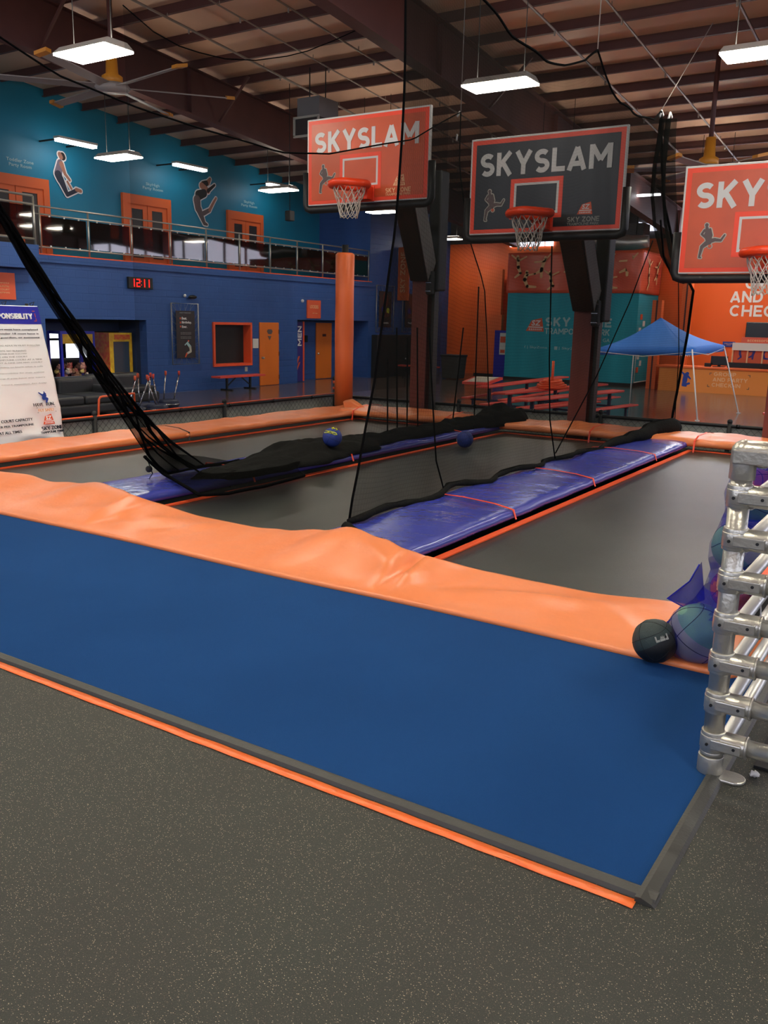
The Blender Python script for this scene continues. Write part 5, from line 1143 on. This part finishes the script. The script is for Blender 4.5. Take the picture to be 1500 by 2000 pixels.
# sofa
t = thing('sofa', 'low black leather sofa behind the fence, right of the white banner', 'sofa', (-16.9, 13.2, FL))
def soft(lo, hi, name, m_='sofa_black', b=.06):
    o = MB().box(lo, hi).build(name, m_, t); return mod_bevel(o, b, 4)
soft((-17.9, 12.0, FL+.05), (-16.6, 14.25, FL+.28), 'base'); soft((-17.6, 12.05, FL+.26), (-16.6, 13.05, FL+.46), 'seat_cushion'); soft((-17.6, 13.07, FL+.26), (-16.6, 14.0, FL+.46), 'seat_cushion')
soft((-18.0, 12.05, FL+.3), (-17.55, 13.05, FL+.85), 'back_cushion', b=.1); soft((-18.0, 13.07, FL+.3), (-17.55, 14.1, FL+.82), 'back_cushion', b=.1); soft((-17.95, 14.02, FL+.05), (-16.65, 14.3, FL+.62), 'armrest', b=.1)
t = thing('sofa', 'second black sofa facing the claw machines, right of the first', 'sofa', (-18.3, 15.6, FL))
soft((-18.9, 14.6, FL+.05), (-18.0, 16.6, FL+.3), 'base'); soft((-18.9, 14.7, FL+.3), (-18.6, 16.5, FL+.78), 'back_cushion', b=.1); soft((-18.6, 14.7, FL+.28), (-18.0, 16.5, FL+.46), 'seat_cushion')
# orange rail
t = thing('guard_rail', 'bent orange pipe rail standing behind the fence, in front of the sofas', 'rail', (-14.8, 13, FL))
a = at(191, 812, 0, -14.5); b = at(193, 775, 0, -14.5); c = at(262, 768, 0, -15.2); m = MB(); m.tube([(a.x, a.y, FL), b-Z*.05, b+V((0, .04, -.01)), V((b.x, b.y+.1, b.z)), c, (c.x, c.y, FL)], .022, 8); m.build('pipe', 'strip_orange', t)
# ride-on carts
def cart(px, py, ang, label):
    c = at(px, py, 2, FL+.12); t = thing('ride_cart', label, 'cart', (c.x, c.y, FL), 'ride-on carts with chrome handles'); m = MB()
    m.lathe([(.22, .03), (.25, .08), (.25, .2), (.2, .25)], (c.x, c.y, FL), 20); m.build('bumper_base', 'leg_navy', t)
    m = MB(); m.tube([(c.x+.255*math.cos(k*.2618), c.y+.255*math.sin(k*.2618), FL+.14) for k in range(24)], .018, 6, close=True); m.build('chrome_ring', 'chrome', t)
    for s in (-1, 1):
        h = V((c.x+s*.12*math.cos(ang), c.y+s*.12*math.sin(ang), FL+.22)); e = h+V((.15*math.cos(ang+1.2), .25*math.sin(ang+1.2)+s*.06, .62)); m = MB(); m.tube([h, h.lerp(e, .5)+V((.03, -.04, 0)), e], .018, 6); o = m.build('handle', 'chrome', t)
        m = MB(); m.tube([e, e+V((0, 0, .10))], .028, 8); m.build('grip', 'logo_orange' if s < 0 else 'table_red', o, label='red grip')
cart(262, 806, .3, 'blue round ride-on cart with chrome handles, nearest the sofa'); cart(283, 797, 1.4, 'blue round ride-on cart with chrome handles, second from the sofa'); cart(308, 800, 2.2, 'blue round ride-on cart with chrome handles, third from the sofa'); cart(330, 790, .9, 'blue round ride-on cart with chrome handles, farthest from the sofa')
# ================================================================ white rules banner
BX0, BX1 = -9.72, -10.2
def bp(y, f):                                  # f: 0 bottom .. 1 top
    return V((BX0+(BX1-BX0)*f, y, .06+(1.76-.06)*f))
t = thing('rules_banner', 'white vinyl banner with a blue heading, leaning behind the left court edge pad', 'banner', (-9.75, 6.6, .06))
YR = 7.31; YL = 5.3
def sheet(u, v):
    p = bp(YL+(YR-YL)*u, v); k = max(0, .42-v)
    d = -abs(.16*k*math.sin(u*7+v*9)+.30*k*mnoise.noise(V((u*3, v*5, 2))))-abs(.02*mnoise.noise(V((u*4, v*6, 6))))+.012
    if v < .08: d += .04*math.sin(u*23)*(.08-v)*8
    return p+V((.94, 0, .26))*(d+.03)
m = MB(); m.grid(sheet, 60, 70); o = m.build('sheet', 'white_hot', t, fix=False); thick(o, .004)
BU, BWv = Y, V((BX1-BX0, 0, 1.7)).normalized(); BN = BU.cross(BWv)
def bpt(y, f): return bp(y, f)+BN*.045
m = MB()
for i in range(24): m.poly([V(sheet(i/24, .865))+BN*.006, V(sheet((i+1)/24, .865))+BN*.006, V(sheet((i+1)/24, .995))+BN*.006, V(sheet(i/24, .995))+BN*.006])
thick(m.build('blue_heading', 'banner_blue', t, fix=False, label='deep blue heading band'), .003)
m = MB(); bold(m, 'PATRON RESPONSIBILITY', bpt(YR-1.14, .90), BU, BWv, 1.02, .070, 0, .19); m.build('heading_letters', 'white_hot', t)
m = MB()
for (y, f, w, h) in ((YR-.10, .97-.012, .035, .008), (YR-.073, .935-.02, .008, .05), (YR-.10, .885, .035, .008), (YR-.073, .885, .008, .04)): m.prism([(0, 0), (w, 0), (w, h), (0, h)], bpt(y, f), BU, BWv, .003)
m.build('heading_brackets', 'logo_orange', t)
def bl_(lines, m_, y1, h, name, bold=0):
    for s, f, w in lines: m = MB(); text(m, s, bpt(y1-w, f), BU, BWv, w, h, 0, bold, .002, .002); m.build(name, m_, t)
bl_([('All participants in a Sky Zone court must have completed', .815, 1.30), ('and signed a waiver. Those under 18 must have it', .785, 1.25), ('signed by their parent, legal guardian, or someone', .757, 1.28)], 'text_dark', YR-.08, .026, 'body_text', .005)
bl_([('JUMPERS AND ACCOMPANYING ADULTS MUST FOLLOW', .700, 1.2)], 'text_dim', YR-.1, .024, 'rule_text')
bl_([('KNOW YOUR LIMITS. NO RUNNING', .665, .7), ('DO NOT JUMP IN SOMEONE ELSE SQUARE', .643, .85), ('DO NOT SIT OR LIE ON THE COURT', .622, .8)], 'text_dim', YR-.32, .018, 'rule_text')
bl_([('ONE PERSON ON A TRAMPOLINE COURT AT A TIME', .600, 1.1), ('DO NOT JUMP TWO AT A TIME ON ANY COURT', .578, 1.1)], 'text_dim', YR-.12, .018, 'rule_text')
bl_([('It is your responsibility to know what is safe', .548, 1.0), ('guests assume responsibility for their actions', .505, 1.0), ('and do not jump if you have any injury', .468, 1.0), ('please ask a court monitor for help', .425, 1.0)], 'text_dim', YR-.13, .017, 'rule_text')
m = MB(); text(m, 'HAVE', bpt(YR-.40, .262), BU, BWv, .14, .042, 0, 0); text(m, 'FUN.', bpt(YR-.21, .262), BU, BWv, .12, .042, 0, .01); m.build('slogan', 'text_dark', t)
m = MB(); text(m, 'FLY SAFE!', bpt(YR-.345, .222), BU, BWv, .22, .036, 0, .01); m.build('slogan', 'peach', t)
m = MB()
for y, f in ((YR-.365, .25), (YR-.365, .215), (YR-.10, .25), (YR-.10, .215)): m.prism([(0, 0), (.018, 0), (.018, .006), (0, .006)], bpt(y, f), BU, BWv, .002)
m.build('brackets', 'text_grey', t)
figure(t, [(a*.13, b*.13, r*.13, c*.13, d*.13, r2*.13, 0) for a, b, r, c, d, r2 in ((.75, .78, .16, .75, .78, .15), (.65, .65, .2, .55, .4, .2), (.5, .65, .09, .1, .95, .05), (.8, .6, .09, .7, 1, .05), (.55, .4, .19, .9, .3, .12), (.9, .3, .12, .75, 0, .09))], bpt(YR-.30, .29), BU, BWv, ['logo_blue'], name='jumper_mark')
m = MB(); text(m, 'COURT CAPACITY', bpt(YR-.90, .165), BU, BWv, .44, .034, 0, .005); text(m, '1 JUMPER PER TRAMPOLINE', bpt(YR-1.1, .125), BU, BWv, .64, .034, 0, .005); text(m, 'LANE AT ALL TIMES', bpt(YR-1.1, .085), BU, BWv, .45, .032, 0, .005); m.build('capacity_text', 'text_dark', t)
logo(t, bpt(YR-.32, .128), BU, BWv, .17, .13, 'logo_orange', 'white_hot')
m = MB(); bold(m, 'SKY ZONE', bpt(YR-.36, .085), BU, BWv, .31, .048, 0, .17); bold(m, 'TRAMPOLINE PARK', bpt(YR-.385, .062), BU, BWv, .34, .028, 0, .12); m.build('maker_letters', 'text_dark', t)
m = MB()
for y in (YR-.05, YR-.45, YR-.9): p = bp(y, 1); m.tube([p, p+V((-.05, 0, .04)), p+V((.02, .02, .06)), p], .006, 5)
m.build('corner_ties', 'black', t)
m = MB(); m.tube([V((BX1-.06, YR-.1, FL)), V((BX1-.04, YR-.1, 1.80))], .02, 8); m.build('rear_pole', 'black', t)
m = MB(); m.tube([V((BX1-.06, YL+.2, FL)), V((BX1-.04, YL+.2, 1.80))], .02, 8); m.build('rear_pole', 'black', t)
# ================================================================ teal booth
BT = 4.42
t = thing('booth', 'teal walled booth with an orange band of jumping figures round its top', 'booth', (-13.2, 34.7, FL))
MB().box((-15.85, 33.5, FL), (-10.45, 35.98, BT-.04)).build('booth_walls', 'booth_teal', t)
MB().box((-15.87, 33.48, FL), (-10.43, 33.5, FL+.12)).build('base_strip', 'black', t); MB().box((-10.45, 33.5, FL), (-10.43, 35.98, FL+.12)).build('base_strip', 'black', t)
def bandf(u, v):
    L1, L2 = 5.5, 2.5; s = u*(L1+L2); z = 2.86+(BT-2.86)*v; w = .03*math.sin(s*3.1+v*2)+.03*mnoise.noise(V((s*1.5, z*1.5, 3)))
    return (-15.9+s, 33.44+w, z) if s < L1 else (-10.40+w, 33.44+s-L1, z)
m = MB(); m.grid(bandf, 90, 12); band_ = m.build('orange_band', 'banner_red', t, fix=False, label='orange vinyl band'); thick(band_, .01)
FG = [[(.4, .9, .09, .4, .9, .09, 0), (.42, .82, .09, .46, .45, .09, 0), (.42, .75, .05, .05, .98, .04, 0), (.44, .72, .05, .9, .9, .04, 0), (.46, .45, .1, .6, .2, .07, 0), (.6, .2, .07, .3, .02, .05, 0)],
      [(.7, .85, .09, .7, .85, .09, 0), (.65, .75, .1, .5, .4, .1, 0), (.62, .7, .05, .05, .68, .04, 0), (.68, .72, .05, 1.0, 1.0, .04, 0), (.5, .4, .1, .5, .08, .07, 0), (.5, .35, .1, .1, .2, .05, 0)],
      [(.35, .9, .09, .35, .9, .09, 0), (.35, .8, .1, .25, .5, .1, 0), (.35, .72, .05, .8, .8, .04, 0), (.25, .5, .1, .4, .15, .08, 0), (.4, .15, .08, .85, .12, .05, 0)]]
for i, (x, z, w, h) in enumerate(((-15.75, 3.45, .75, .9), (-14.75, 3.4, .7, .95), (-15.3, 3.0, .8, .75), (-14.3, 2.98, .7, .75), (-13.5, 3.5, .7, .8), (-12.4, 3.1, .7, .75), (-12.0, 3.75, .6, .6), (-11.3, 3.45, .7, .85), (-11.9, 2.98, .7, .6))):
    m = MB()
    for l in FG[i % 3]: capsule(m, l[0]*w, l[1]*h, l[2]*w, l[3]*w, l[4]*h, l[5]*w, (x, 33.405, z), X, Z, .004, 0)
    m.build('printed_figure', 'fig_tan', band_)
for i, (y, z, w, h) in enumerate(((33.9, 3.0, .7, 1.2), (34.9, 3.2, .7, 1.0))):
    m = MB()
    for l in FG[i % 3]: capsule(m, l[0]*w, l[1]*h, l[2]*w, l[3]*w, l[4]*h, l[5]*w, (-10.36, y, z), Y, Z, .004, 0)
    m.build('printed_figure', 'fig_tan', band_)
zz = 33.495
logo(t, (-14.97, zz, 1.37), X, Z, .78, .52, 'logo_orange', 'white')
m = MB(); bold(m, 'SKY ZONE', (-14.15, zz, 1.58), X, Z, 2.72, .34, 0, .23); m.build('booth_letters', 'light_teal', t)
m = MB(); bold(m, 'TRAMPOLINE PARK', (-14.15, zz, 1.27), X, Z, 2.68, .23, 0, .18); m.build('booth_letters', 'light_teal', t)
m = MB(); text(m, 'Greensburgh, GA', (-12.9, zz, .98), X, Z, 1.45, .18, 0, .01); text(m, 'f | SkyZone', (-15.0, zz, .66), X, Z, 1.0, .12, 0, .0); text(m, '| SkyZone', (-13.5, zz, .66), X, Z, 1.0, .12, 0, 0); m.prism([(0, 0), (.13, 0), (.13, .13), (0, .13)], (-13.7, zz, .66), X, Z, .003); m.build('booth_letters', 'light_teal', t)
rnd = random.Random(2)
for i in range(9):
    y = 33.75+(i % 2)*.35+rnd.uniform(0, .1); z = 1.9-i*.25; m = MB(); m.box((-10.45, y, z), (-10.43, y+.24, z+.2)); tag(m.build('paper_notice', 'paper' if i % 4 else 'logo_orange', loc=(-10.44, y, z)), 'small paper notice pinned to the shaded side of the teal booth', 'notice', 'notices on the booth side')
t = thing('door_6', 'white framed doorway on the side of the teal booth', None, (-10.44, 34, FL), kind='structure')
m = MB(); m.tube([(-10.43, 33.62, FL+.15), (-10.43, 33.62, 1.45)], .02, 6); m.tube([(-10.43, 33.62, FL+.15), (-10.43, 35.2, FL+.15)], .02, 6); m.build('door_frame', 'white', t)
t = thing('blue_partition', 'narrow dark blue panel with a small poster, left of the teal booth', 'panel', (-16.35, 34.5, FL))
o = MB().box((-16.7, 34.2, FL), (-15.9, 34.35, 1.35)).build('panel', 'banner_blue', t)
m = MB(); m.box((-16.45, 34.19, .35), (-16.15, 34.2, 1.25)); m.build('small_poster', 'paper', o); m = MB(); m.box((-16.42, 34.18, .85), (-16.18, 34.19, 1.1)); m.box((-16.4, 34.18, .42), (-16.2, 34.19, .55)); m.build('poster_print', 'logo_orange', o)
t = thing('orange_screen', 'orange wall panel standing forward of the far wall, left of the blue partition', 'panel', (-17.2, 35, FL))
m = MB(); m.box((-18.0, 34.9, FL+.1), (-16.75, 35.1, 2.0)); m.box((-18.2, 35.3, 2.0), (-17.0, 35.5, 3.9)); m.box((-18.0, 34.9, FL), (-16.75, 35.1, FL+.1), 1); m.build('body', ['frame_orange2', 'black'], t)
for i, (x, y, z1) in enumerate(((-9.62, 33.2, 2.6), (-8.95, 34.6, 3.3))):
    t = thing('orange_column', ('orange column beside the teal booth, seen under the blue tent', 'second orange column under the blue tent, nearer the desk')[i], 'column', (x, y, FL))
    MB().box((x-.17, y-.15, FL), (x+.17, y+.15, z1)).build('shaft', 'frame_orange2', t); MB().box((x-.03, y-.16, FL), (x+.03, y-.15, z1)).build('groove', 'steel_brown', t)
t = thing('bin', 'grey bin standing by the far orange wall beside a small red bench', 'bin', (-19, 33.5, FL)); c = at(885, 740, 2, FL)
m = MB(); m.hexa([(c.x-.36, c.y-.3, FL+.02), (c.x+.36, c.y-.3, FL+.02), (c.x+.36, c.y+.3, FL+.02), (c.x-.36, c.y+.3, FL+.02)], [(c.x-.42, c.y-.35, .28), (c.x+.42, c.y-.35, .28), (c.x+.42, c.y+.35, .28), (c.x-.42, c.y+.35, .28)]); mod_bevel(m.build('body', 'edge_rubber', t), .03)
mod_bevel(MB().box((c.x-.44, c.y-.37, .28), (c.x+.44, c.y+.37, .36)).build('lid', 'black', t), .02)
t = thing('bench', 'small red bench beside the grey bin, at the far orange wall', 'bench', (c.x-1.1, c.y-.6, FL)); MB().box((c.x-2.2, c.y-.8, -.18), (c.x-.35, c.y-.5, -.12)).build('seat', 'table_red', t)
for dx in (-1.9, -.7): m = MB(); m.box((c.x+dx-.03, c.y-.68, FL), (c.x+dx+.03, c.y-.62, -.18)); m.box((c.x+dx-.03, c.y-.85, FL), (c.x+dx+.03, c.y-.45, FL+.04)); m.build('leg', 'black', t)
# ================================================================ desk and wall lettering
t = thing('check_in_desk', 'orange check-in desk with pale lettering and a blue jumper mark', 'desk', (-6, 33, FL)); dy = 32.6
MB().box((-9.2, dy, FL), (-2.0, 33.6, .22)).build('desk_front', 'desk_orange', t); mod_bevel(MB().box((-9.3, dy-.06, .22), (-1.9, 33.7, .29)).build('desk_top', 'frame_orange2', t), .01)
m = MB()
for s, w, k in (('GROUP', .76, 0), ('AND PARTY', 1.18, 1), ('CHECK-IN', .98, 2)): bold(m, s, (-7.28-.02*k, dy, -.005-.19*k), X, Z, w, .135, 0, .2)
m.build('lettering', 'peach', t)
m = MB()
for x, z, a, b in ((-7.42, .10, 1, -1), (-7.46, -.40, 1, 1), (-6.05, .08, -1, -1), (-6.05, -.42, -1, 1)):
    for w, h in ((.08, .02), (.02, .08)): m.prism([(0, 0), (a*w, 0), (a*w, b*h), (0, b*h)] if a*b > 0 else [(0, 0), (0, b*h), (a*w, b*h), (a*w, 0)], (x, dy-.001, z), X, Z, .003)
m.build('corner_marks', 'fig_dark', t)
figure(t, [(a*.36, b*.52, r*.36, c*.36, d*.52, r2*.36, 0) for a, b, r, c, d, r2 in ((.65, .86, .17, .65, .86, .17), (.5, .75, .22, .45, .35, .24), (.35, .8, .1, .02, 1, .05), (.7, .7, .12, .98, .52, .06), (.45, .35, .22, .35, .08, .16), (.35, .08, .12, .9, .2, .1), (.3, .05, .1, .6, .03, .1))], (-8.42, dy-.001, -.42), X, Z, ['logo_blue'], name='jumper_mark')
m = MB()
xw, yw = -8.02, 35.99
bold(m, 'GROUP', (-7.22, yw, 3.12), X, Z, 1.85, .42, 0, .2); bold(m, 'AND SALES', (-7.72, yw, 2.62), X, Z, 3.1, .42, 0, .2); bold(m, 'CHECK-IN', (-7.70, yw, 2.10), X, Z, 2.85, .42, 0, .2)
tag(m.build('wall_lettering', 'white', loc=(-7, 35.98, 2.5)), 'large white lettering on the bright orange far wall above the desk', 'lettering')
t = thing('television', 'black wall screen above the display shelf, cut by the right edge of the photo', 'television', (-6.0, 35.9, 1.3)); a = at(1458, 629, 1, 35.7); b = at(1530, 662, 1, 35.7)
mod_bevel(MB().box((a.x, 35.7, b.z), (b.x, 35.8, a.z)).build('screen', 'black_gloss', t), .02); MB().box(((a.x+b.x)/2-.2, 35.8, b.z+.2), ((a.x+b.x)/2+.2, 36, a.z-.2)).build('mount', 'black', t)
t = thing('monitor', 'black computer monitor on the check-in desk behind the tent leg', 'monitor', (-7.4, 33, .29)); a = at(1389, 695, 1, 33.1); b = at(1420, 714, 1, 33.1)
mod_bevel(MB().box((a.x, 33.1, b.z), (b.x, 33.15, a.z)).build('screen', 'black_gloss', t), .01); MB().box(((a.x+b.x)/2-.05, 33.15, .29), ((a.x+b.x)/2+.05, 33.2, b.z+.1)).build('stand', 'black', t); MB().box(((a.x+b.x)/2-.2, 33.05, .29), ((a.x+b.x)/2+.2, 33.3, .31)).build('foot', 'black', t)
t = thing('card_reader', 'small black device on the check-in desk, left of the monitor', 'device', (-8, 33, .29)); a = at(1376, 712, 1, 33.0); mod_bevel(MB().box((a.x, 32.95, .29), (a.x+.22, 33.1, .42)).build('body', 'black', t), .02)
t = thing('wall_sign', 'small blue sign on the orange wall, between the tent and the display shelf', 'sign', (-7.9, 35.97, 1.1)); a = at(1412, 667, 1, 35.97); b = at(1435, 678, 1, 35.97)
o = MB().box((a.x, 35.96, b.z), (b.x, 35.99, a.z)).build('panel', 'logo_blue', t); m = MB(); text(m, 'EMPLOYEES\nONLY', (a.x+.06, 35.96, b.z+.06), X, Z, b.x-a.x-.12, a.z-b.z-.12, 0, 0); m.build('lettering', 'peach', o)
t = thing('display_shelf', 'orange and white merchandise display on a dark shelf with blue jumper marks', 'display', (-6, 33.2, .3)); a = at(1430, 668, 1, 33.2); b = at(1520, 712, 1, 33.2); c = at(1428, 722, 1, 33.2)
MB().box((a.x-.05, 33.0, .29), (b.x+.5, 33.5, .47)).build('dark_shelf', 'black_gloss', t); MB().box((a.x, 33.35, .47), (b.x+.5, 33.42, a.z-.15)).build('back_panel', 'logo_orange', t)
MB().box((a.x+.02, 33.2, a.z-.28), (b.x+.5, 33.34, a.z-.02)).build('white_header', 'paper', t); MB().box((a.x+.3, 33.2, a.z-.02), (b.x+.5, 33.34, a.z+.18)).build('red_header', 'banner_red', t)
m = MB(); text(m, 'accessories', (a.x+.5, 33.195, a.z+.03), X, Z, .8, .1, 0, .01); m.build('lettering', 'peach', t)
for k in range(5): MB().box((a.x+.02+k*.5, 33.25, .47), (a.x+.06+k*.5, 33.34, a.z-.28)).build('divider', 'peach', t)
for k in range(3): figure(t, [(q[0]*.3, q[1]*.42, q[2]*.4, q[3]*.3, q[4]*.42, q[5]*.4, 0) for q in FG[k]], (a.x+.14+k*.42, 33.34, .58), X, Z, ['purple'], name='jumper_mark')
# ================================================================ blue tent
t = thing('canopy_tent', 'blue pop-up canopy tent with thin white legs in front of the orange wall', 'tent', (-6.7, 24, FL))
A = at(1166, 680, 1, 22.9); B = at(1352, 681, 1, 22.9); C2 = at(1414, 674, 1, 25.6); D = V((A.x+.15, 25.6, C2.z)); PK = at(1291, 620, 1, 24.2); dz = Z*.17
E4 = [A, B, C2, D]
m = MB()
for i in range(4):
    p, q = E4[i], E4[(i+1) % 4]
    def fn(u, v, p=p, q=q): b = p.lerp(q, u); s = b.lerp(PK, v); s.z -= .10*math.sin(math.pi*v)*(1-.3*math.sin(math.pi*u)); return s
    m.grid(fn, 10, 10)
cn = m.build('canopy', 'tent_blue', t, fix=False); thick(cn, .008)
m = MB()
for i in range(4):
    p, q = E4[i], E4[(i+1) % 4]; m.grid(lambda u, v, p=p, q=q: p.lerp(q, u)-dz*v+Z*(.015*math.sin(u*math.pi)*(1-v)), 8, 2)
v_ = m.build('valance', 'tent_blue', t, fix=False); thick(v_, .006)
f = at(1326, 690, 1, 22.89); m = MB(); text(m, 'EVENT', (f.x, 22.885, A.z-.12), X, Z, .3, .04, 0, .01); m.build('valance_lettering', 'white', v_)
for p, ft in ((B, at(1362, 821, 1, 22.7)), (C2, at(1442, 809, 1, 25.6)), (A, at(1158, 815, 1, 22.7)), (D, V((D.x, 25.6, FL)))):
    ft = V((ft.x, ft.y, FL)); m = MB(); m.tube([p-Z*.02, ft], .018, 6); l = m.build('leg', 'white', t); m = MB(); m.box((ft.x-.05, ft.y-.05, FL), (ft.x+.05, ft.y+.05, FL+.015)); m.build('foot_plate', 'galv', l)
m = MB()
for i in range(4): m.tube([E4[i]-dz*.5, (E4[i]+E4[(i+1) % 4])/2-dz*1.2, E4[(i+1) % 4]-dz*.5], .012, 5)
m.build('truss', 'white', t)
# ================================================================ red picnic tables
def ptable(p, q, label, w=.34):
    p, q = V(p), V(q); d = (q-p).normalized(); n = V((d.y, -d.x, 0)); t = thing('picnic_table', label, 'table', ((p.x+q.x)/2, (p.y+q.y)/2, FL), 'red tables behind the court')
    m = MB(); m.beam(p+Z*.1, q+Z*.1, w, .05); mod_bevel(m.build('table_top', 'table_red', t), .015)
    for s in (1, -1): m = MB(); m.beam(p+n*s*.5-Z*.2+d*.1, q+n*s*.5-Z*.2-d*.1, .22, .04); mod_bevel(m.build('bench_seat', 'table_red', t), .012)
    L = (q-p).length; k = .45
    while k < L-.2:
        c = p+d*k; m = MB(); m.beam((c.x, c.y, FL), (c.x, c.y, .08), .07, .07); m.beam(c+n*.5+Z*(-.25), c-n*.5+Z*(-.25), .05, .05); m.beam(c+n*.45+Z*(FL+.02), c-n*.45+Z*(FL+.02), .06, .04)
        for s in (1, -1): m.beam(c+n*s*.45+Z*FL, c+n*s*.45-Z*.22, .05, .05)
        m.build('leg', 'leg_navy', t); k += max(.9, (L-.9)/2)
ptable((-9.9, 19.7, 0), (-10.1, 25.6, 0), 'long red table with attached benches, farthest from the court fence'); ptable((-8.75, 18.3, 0), (-8.1, 23.4, 0), 'long red table with attached benches, in the middle of the three'); ptable((-7.62, 17.0, 0), (-7.0, 21.4, 0), 'long red table with attached benches, nearest the court fence')
ptable((-2.95, 17.7, 0), (-1.2, 18.3, 0), 'red table end at the right edge of the photo above the pipe rack', .6)
t = thing('folding_board', 'tilted orange-rimmed board with a pale panel, on the far end of the red tables', 'board', (-10.2, 20.3, .15)); m = MB(); m.hexa([(-10.6, 19.95, .13), (-9.95, 20.1, .13), (-10.15, 21.4, .20), (-10.9, 21.2, .20)], [(-10.6, 19.95, .19), (-9.95, 20.1, .19), (-10.15, 21.4, .26), (-10.9, 21.2, .26)]); m.build('rim_frame', 'table_red', t)
m = MB(); m.hexa([(-10.52, 20.05, .192), (-10.03, 20.17, .192), (-10.22, 21.3, .258), (-10.78, 21.13, .258)], [(-10.52, 20.05, .20), (-10.03, 20.17, .20), (-10.22, 21.3, .266), (-10.78, 21.13, .266)]); m.build('pale_panel', 'beige_plastic', t)
t = thing('umbrella_stand', 'upright red tube rising from the middle red table with red cloth round its base', 'stand', (-9.3, 22.2, .15)); a = at(1081, 705, 0, -8.35); m = MB(); m.tube([(a.x, a.y, .12), (a.x, a.y, a.z)], .035, 8); m.build('tube', 'strip_orange', t)
m = MB()
for k in range(4): m.tube([(a.x+(.30-.03*k)*math.cos(j*.5236)*(1+.2*math.sin(j+k)), a.y+.4*math.sin(j*.5236), .16+.05*k+.015*math.sin(j*2+k)) for j in range(12)], .032, 6, close=True)
m.build('coiled_cloth', 'strip_orange', t)
# ================================================================ roof fittings
t = thing('air_unit', 'grey box air unit with a beige louvre frame, hung left of the orange hoop', 'air unit', (-13.6, 17.4, 6.3))
a = at(576, 232, 1, 17.4); b = at(622, 262, 1, 17.4); m = MB(); m.box((a.x, 17.4, b.z), (b.x, 17.8, a.z)); o = m.build('louvre_box', 'wall_dark', t)
m = MB(); z0, z1 = b.z, a.z
for q in (((a.x-.03, 17.37, z0-.03), (b.x+.03, 17.4, z0+.02)), ((a.x-.03, 17.37, z1-.02), (b.x+.03, 17.4, z1+.03)), ((a.x-.03, 17.37, z0), (a.x+.02, 17.4, z1)), ((b.x-.02, 17.37, z0), (b.x+.03, 17.4, z1))): m.box(*q)
m.build('louvre_frame', 'beige_plastic', t); c = at(578, 205, 1, 17.4); m = MB(); m.box((c.x, 17.45, z1), (b.x-.02, 18.2, z1+.45)); m.build('duct', 'wall_grey', t)
m = MB(); m.tube([(c.x+.1, 17.8, z1+.45), (c.x+.1, 17.8, roofz(17.8)-.2)], .015, 5); m.tube([(b.x-.1, 17.8, z1+.45), (b.x-.1, 17.8, roofz(17.8)-.2)], .015, 5); m.build('hanger_rods', 'black', t)
t = thing('hanging_speaker', 'small black loudspeaker hanging on a rod left of the orange-faced hoop', 'loudspeaker', (-14, 18, 4)); c = at(566, 421, 1, 19.0); m = MB(); m.box((c.x-.09, 18.9, c.z-.14), (c.x+.09, 19.1, c.z+.12)); mod_bevel(m.build('cabinet', 'black', t), .02); m = MB(); m.tube([(c.x, 19, c.z+.1), (c.x, 19, roofz(19)-.01)], .01, 5); m.build('rod', 'black', t)
t = thing('duct', 'silver grey duct and fittings above the teal booth', 'duct', (-12.3, 34.5, 4.6))
m = MB(); m.tube([(-13.2, 34.2, 4.75), (-12.2, 34.1, 4.85), (-11.2, 34.2, 4.75), (-10.5, 34.3, 4.8)], [.25, .33, .3, .22], 12); m.build('sleeve', 'galv', t); MB().box((-12.1, 34.5, 4.9), (-10.8, 35.3, 5.5)).build('box', 'wall_grey', t)
m = MB(); m.tube([(-12.6, 34.3, 5.05), (-12.6, 34.3, roofz(34.3)-.2)], .02, 6); m.tube([(-11.0, 34.3, 5.05), (-11.0, 34.3, roofz(34.3)-.2)], .02, 6); m.build('hangers', 'black', t)
t = thing('lit_panel', 'row of small bright window lights high on the far wall, under the black-faced hoop', 'window light', (-14.7, 35.9, 4.8))
a = at(997, 475, 1, 35.95); b = at(1084, 472, 1, 35.95)
for k in range(5): w_ = (b.x-a.x)/5; MB().box((a.x+k*w_, 35.9, a.z-.16), (a.x+k*w_+w_*.82, 35.98, a.z+.16)).build('pane', 'window_glow', t)
a = at(1144, 469, 1, 35.95); t = thing('lit_panel', 'small square bright window light beside the black hoop arm', 'window light', (a.x, 35.9, a.z)); MB().box((a.x-.18, 35.9, a.z-.15), (a.x+.18, 35.98, a.z+.15)).build('pane', 'window_glow', t)
a = at(1265, 441, 1, 35.95); t = thing('lit_panel', 'slanting bright window light right of the black-faced hoop', 'window light', (a.x, 35.9, a.z)); m = MB(); m.prism([(-.35, -.2), (.4, -.2), (.3, .02), (-.35, .15)], (a.x, 35.95, a.z), X, Z, .04); m.build('pane', 'window_glow', t)
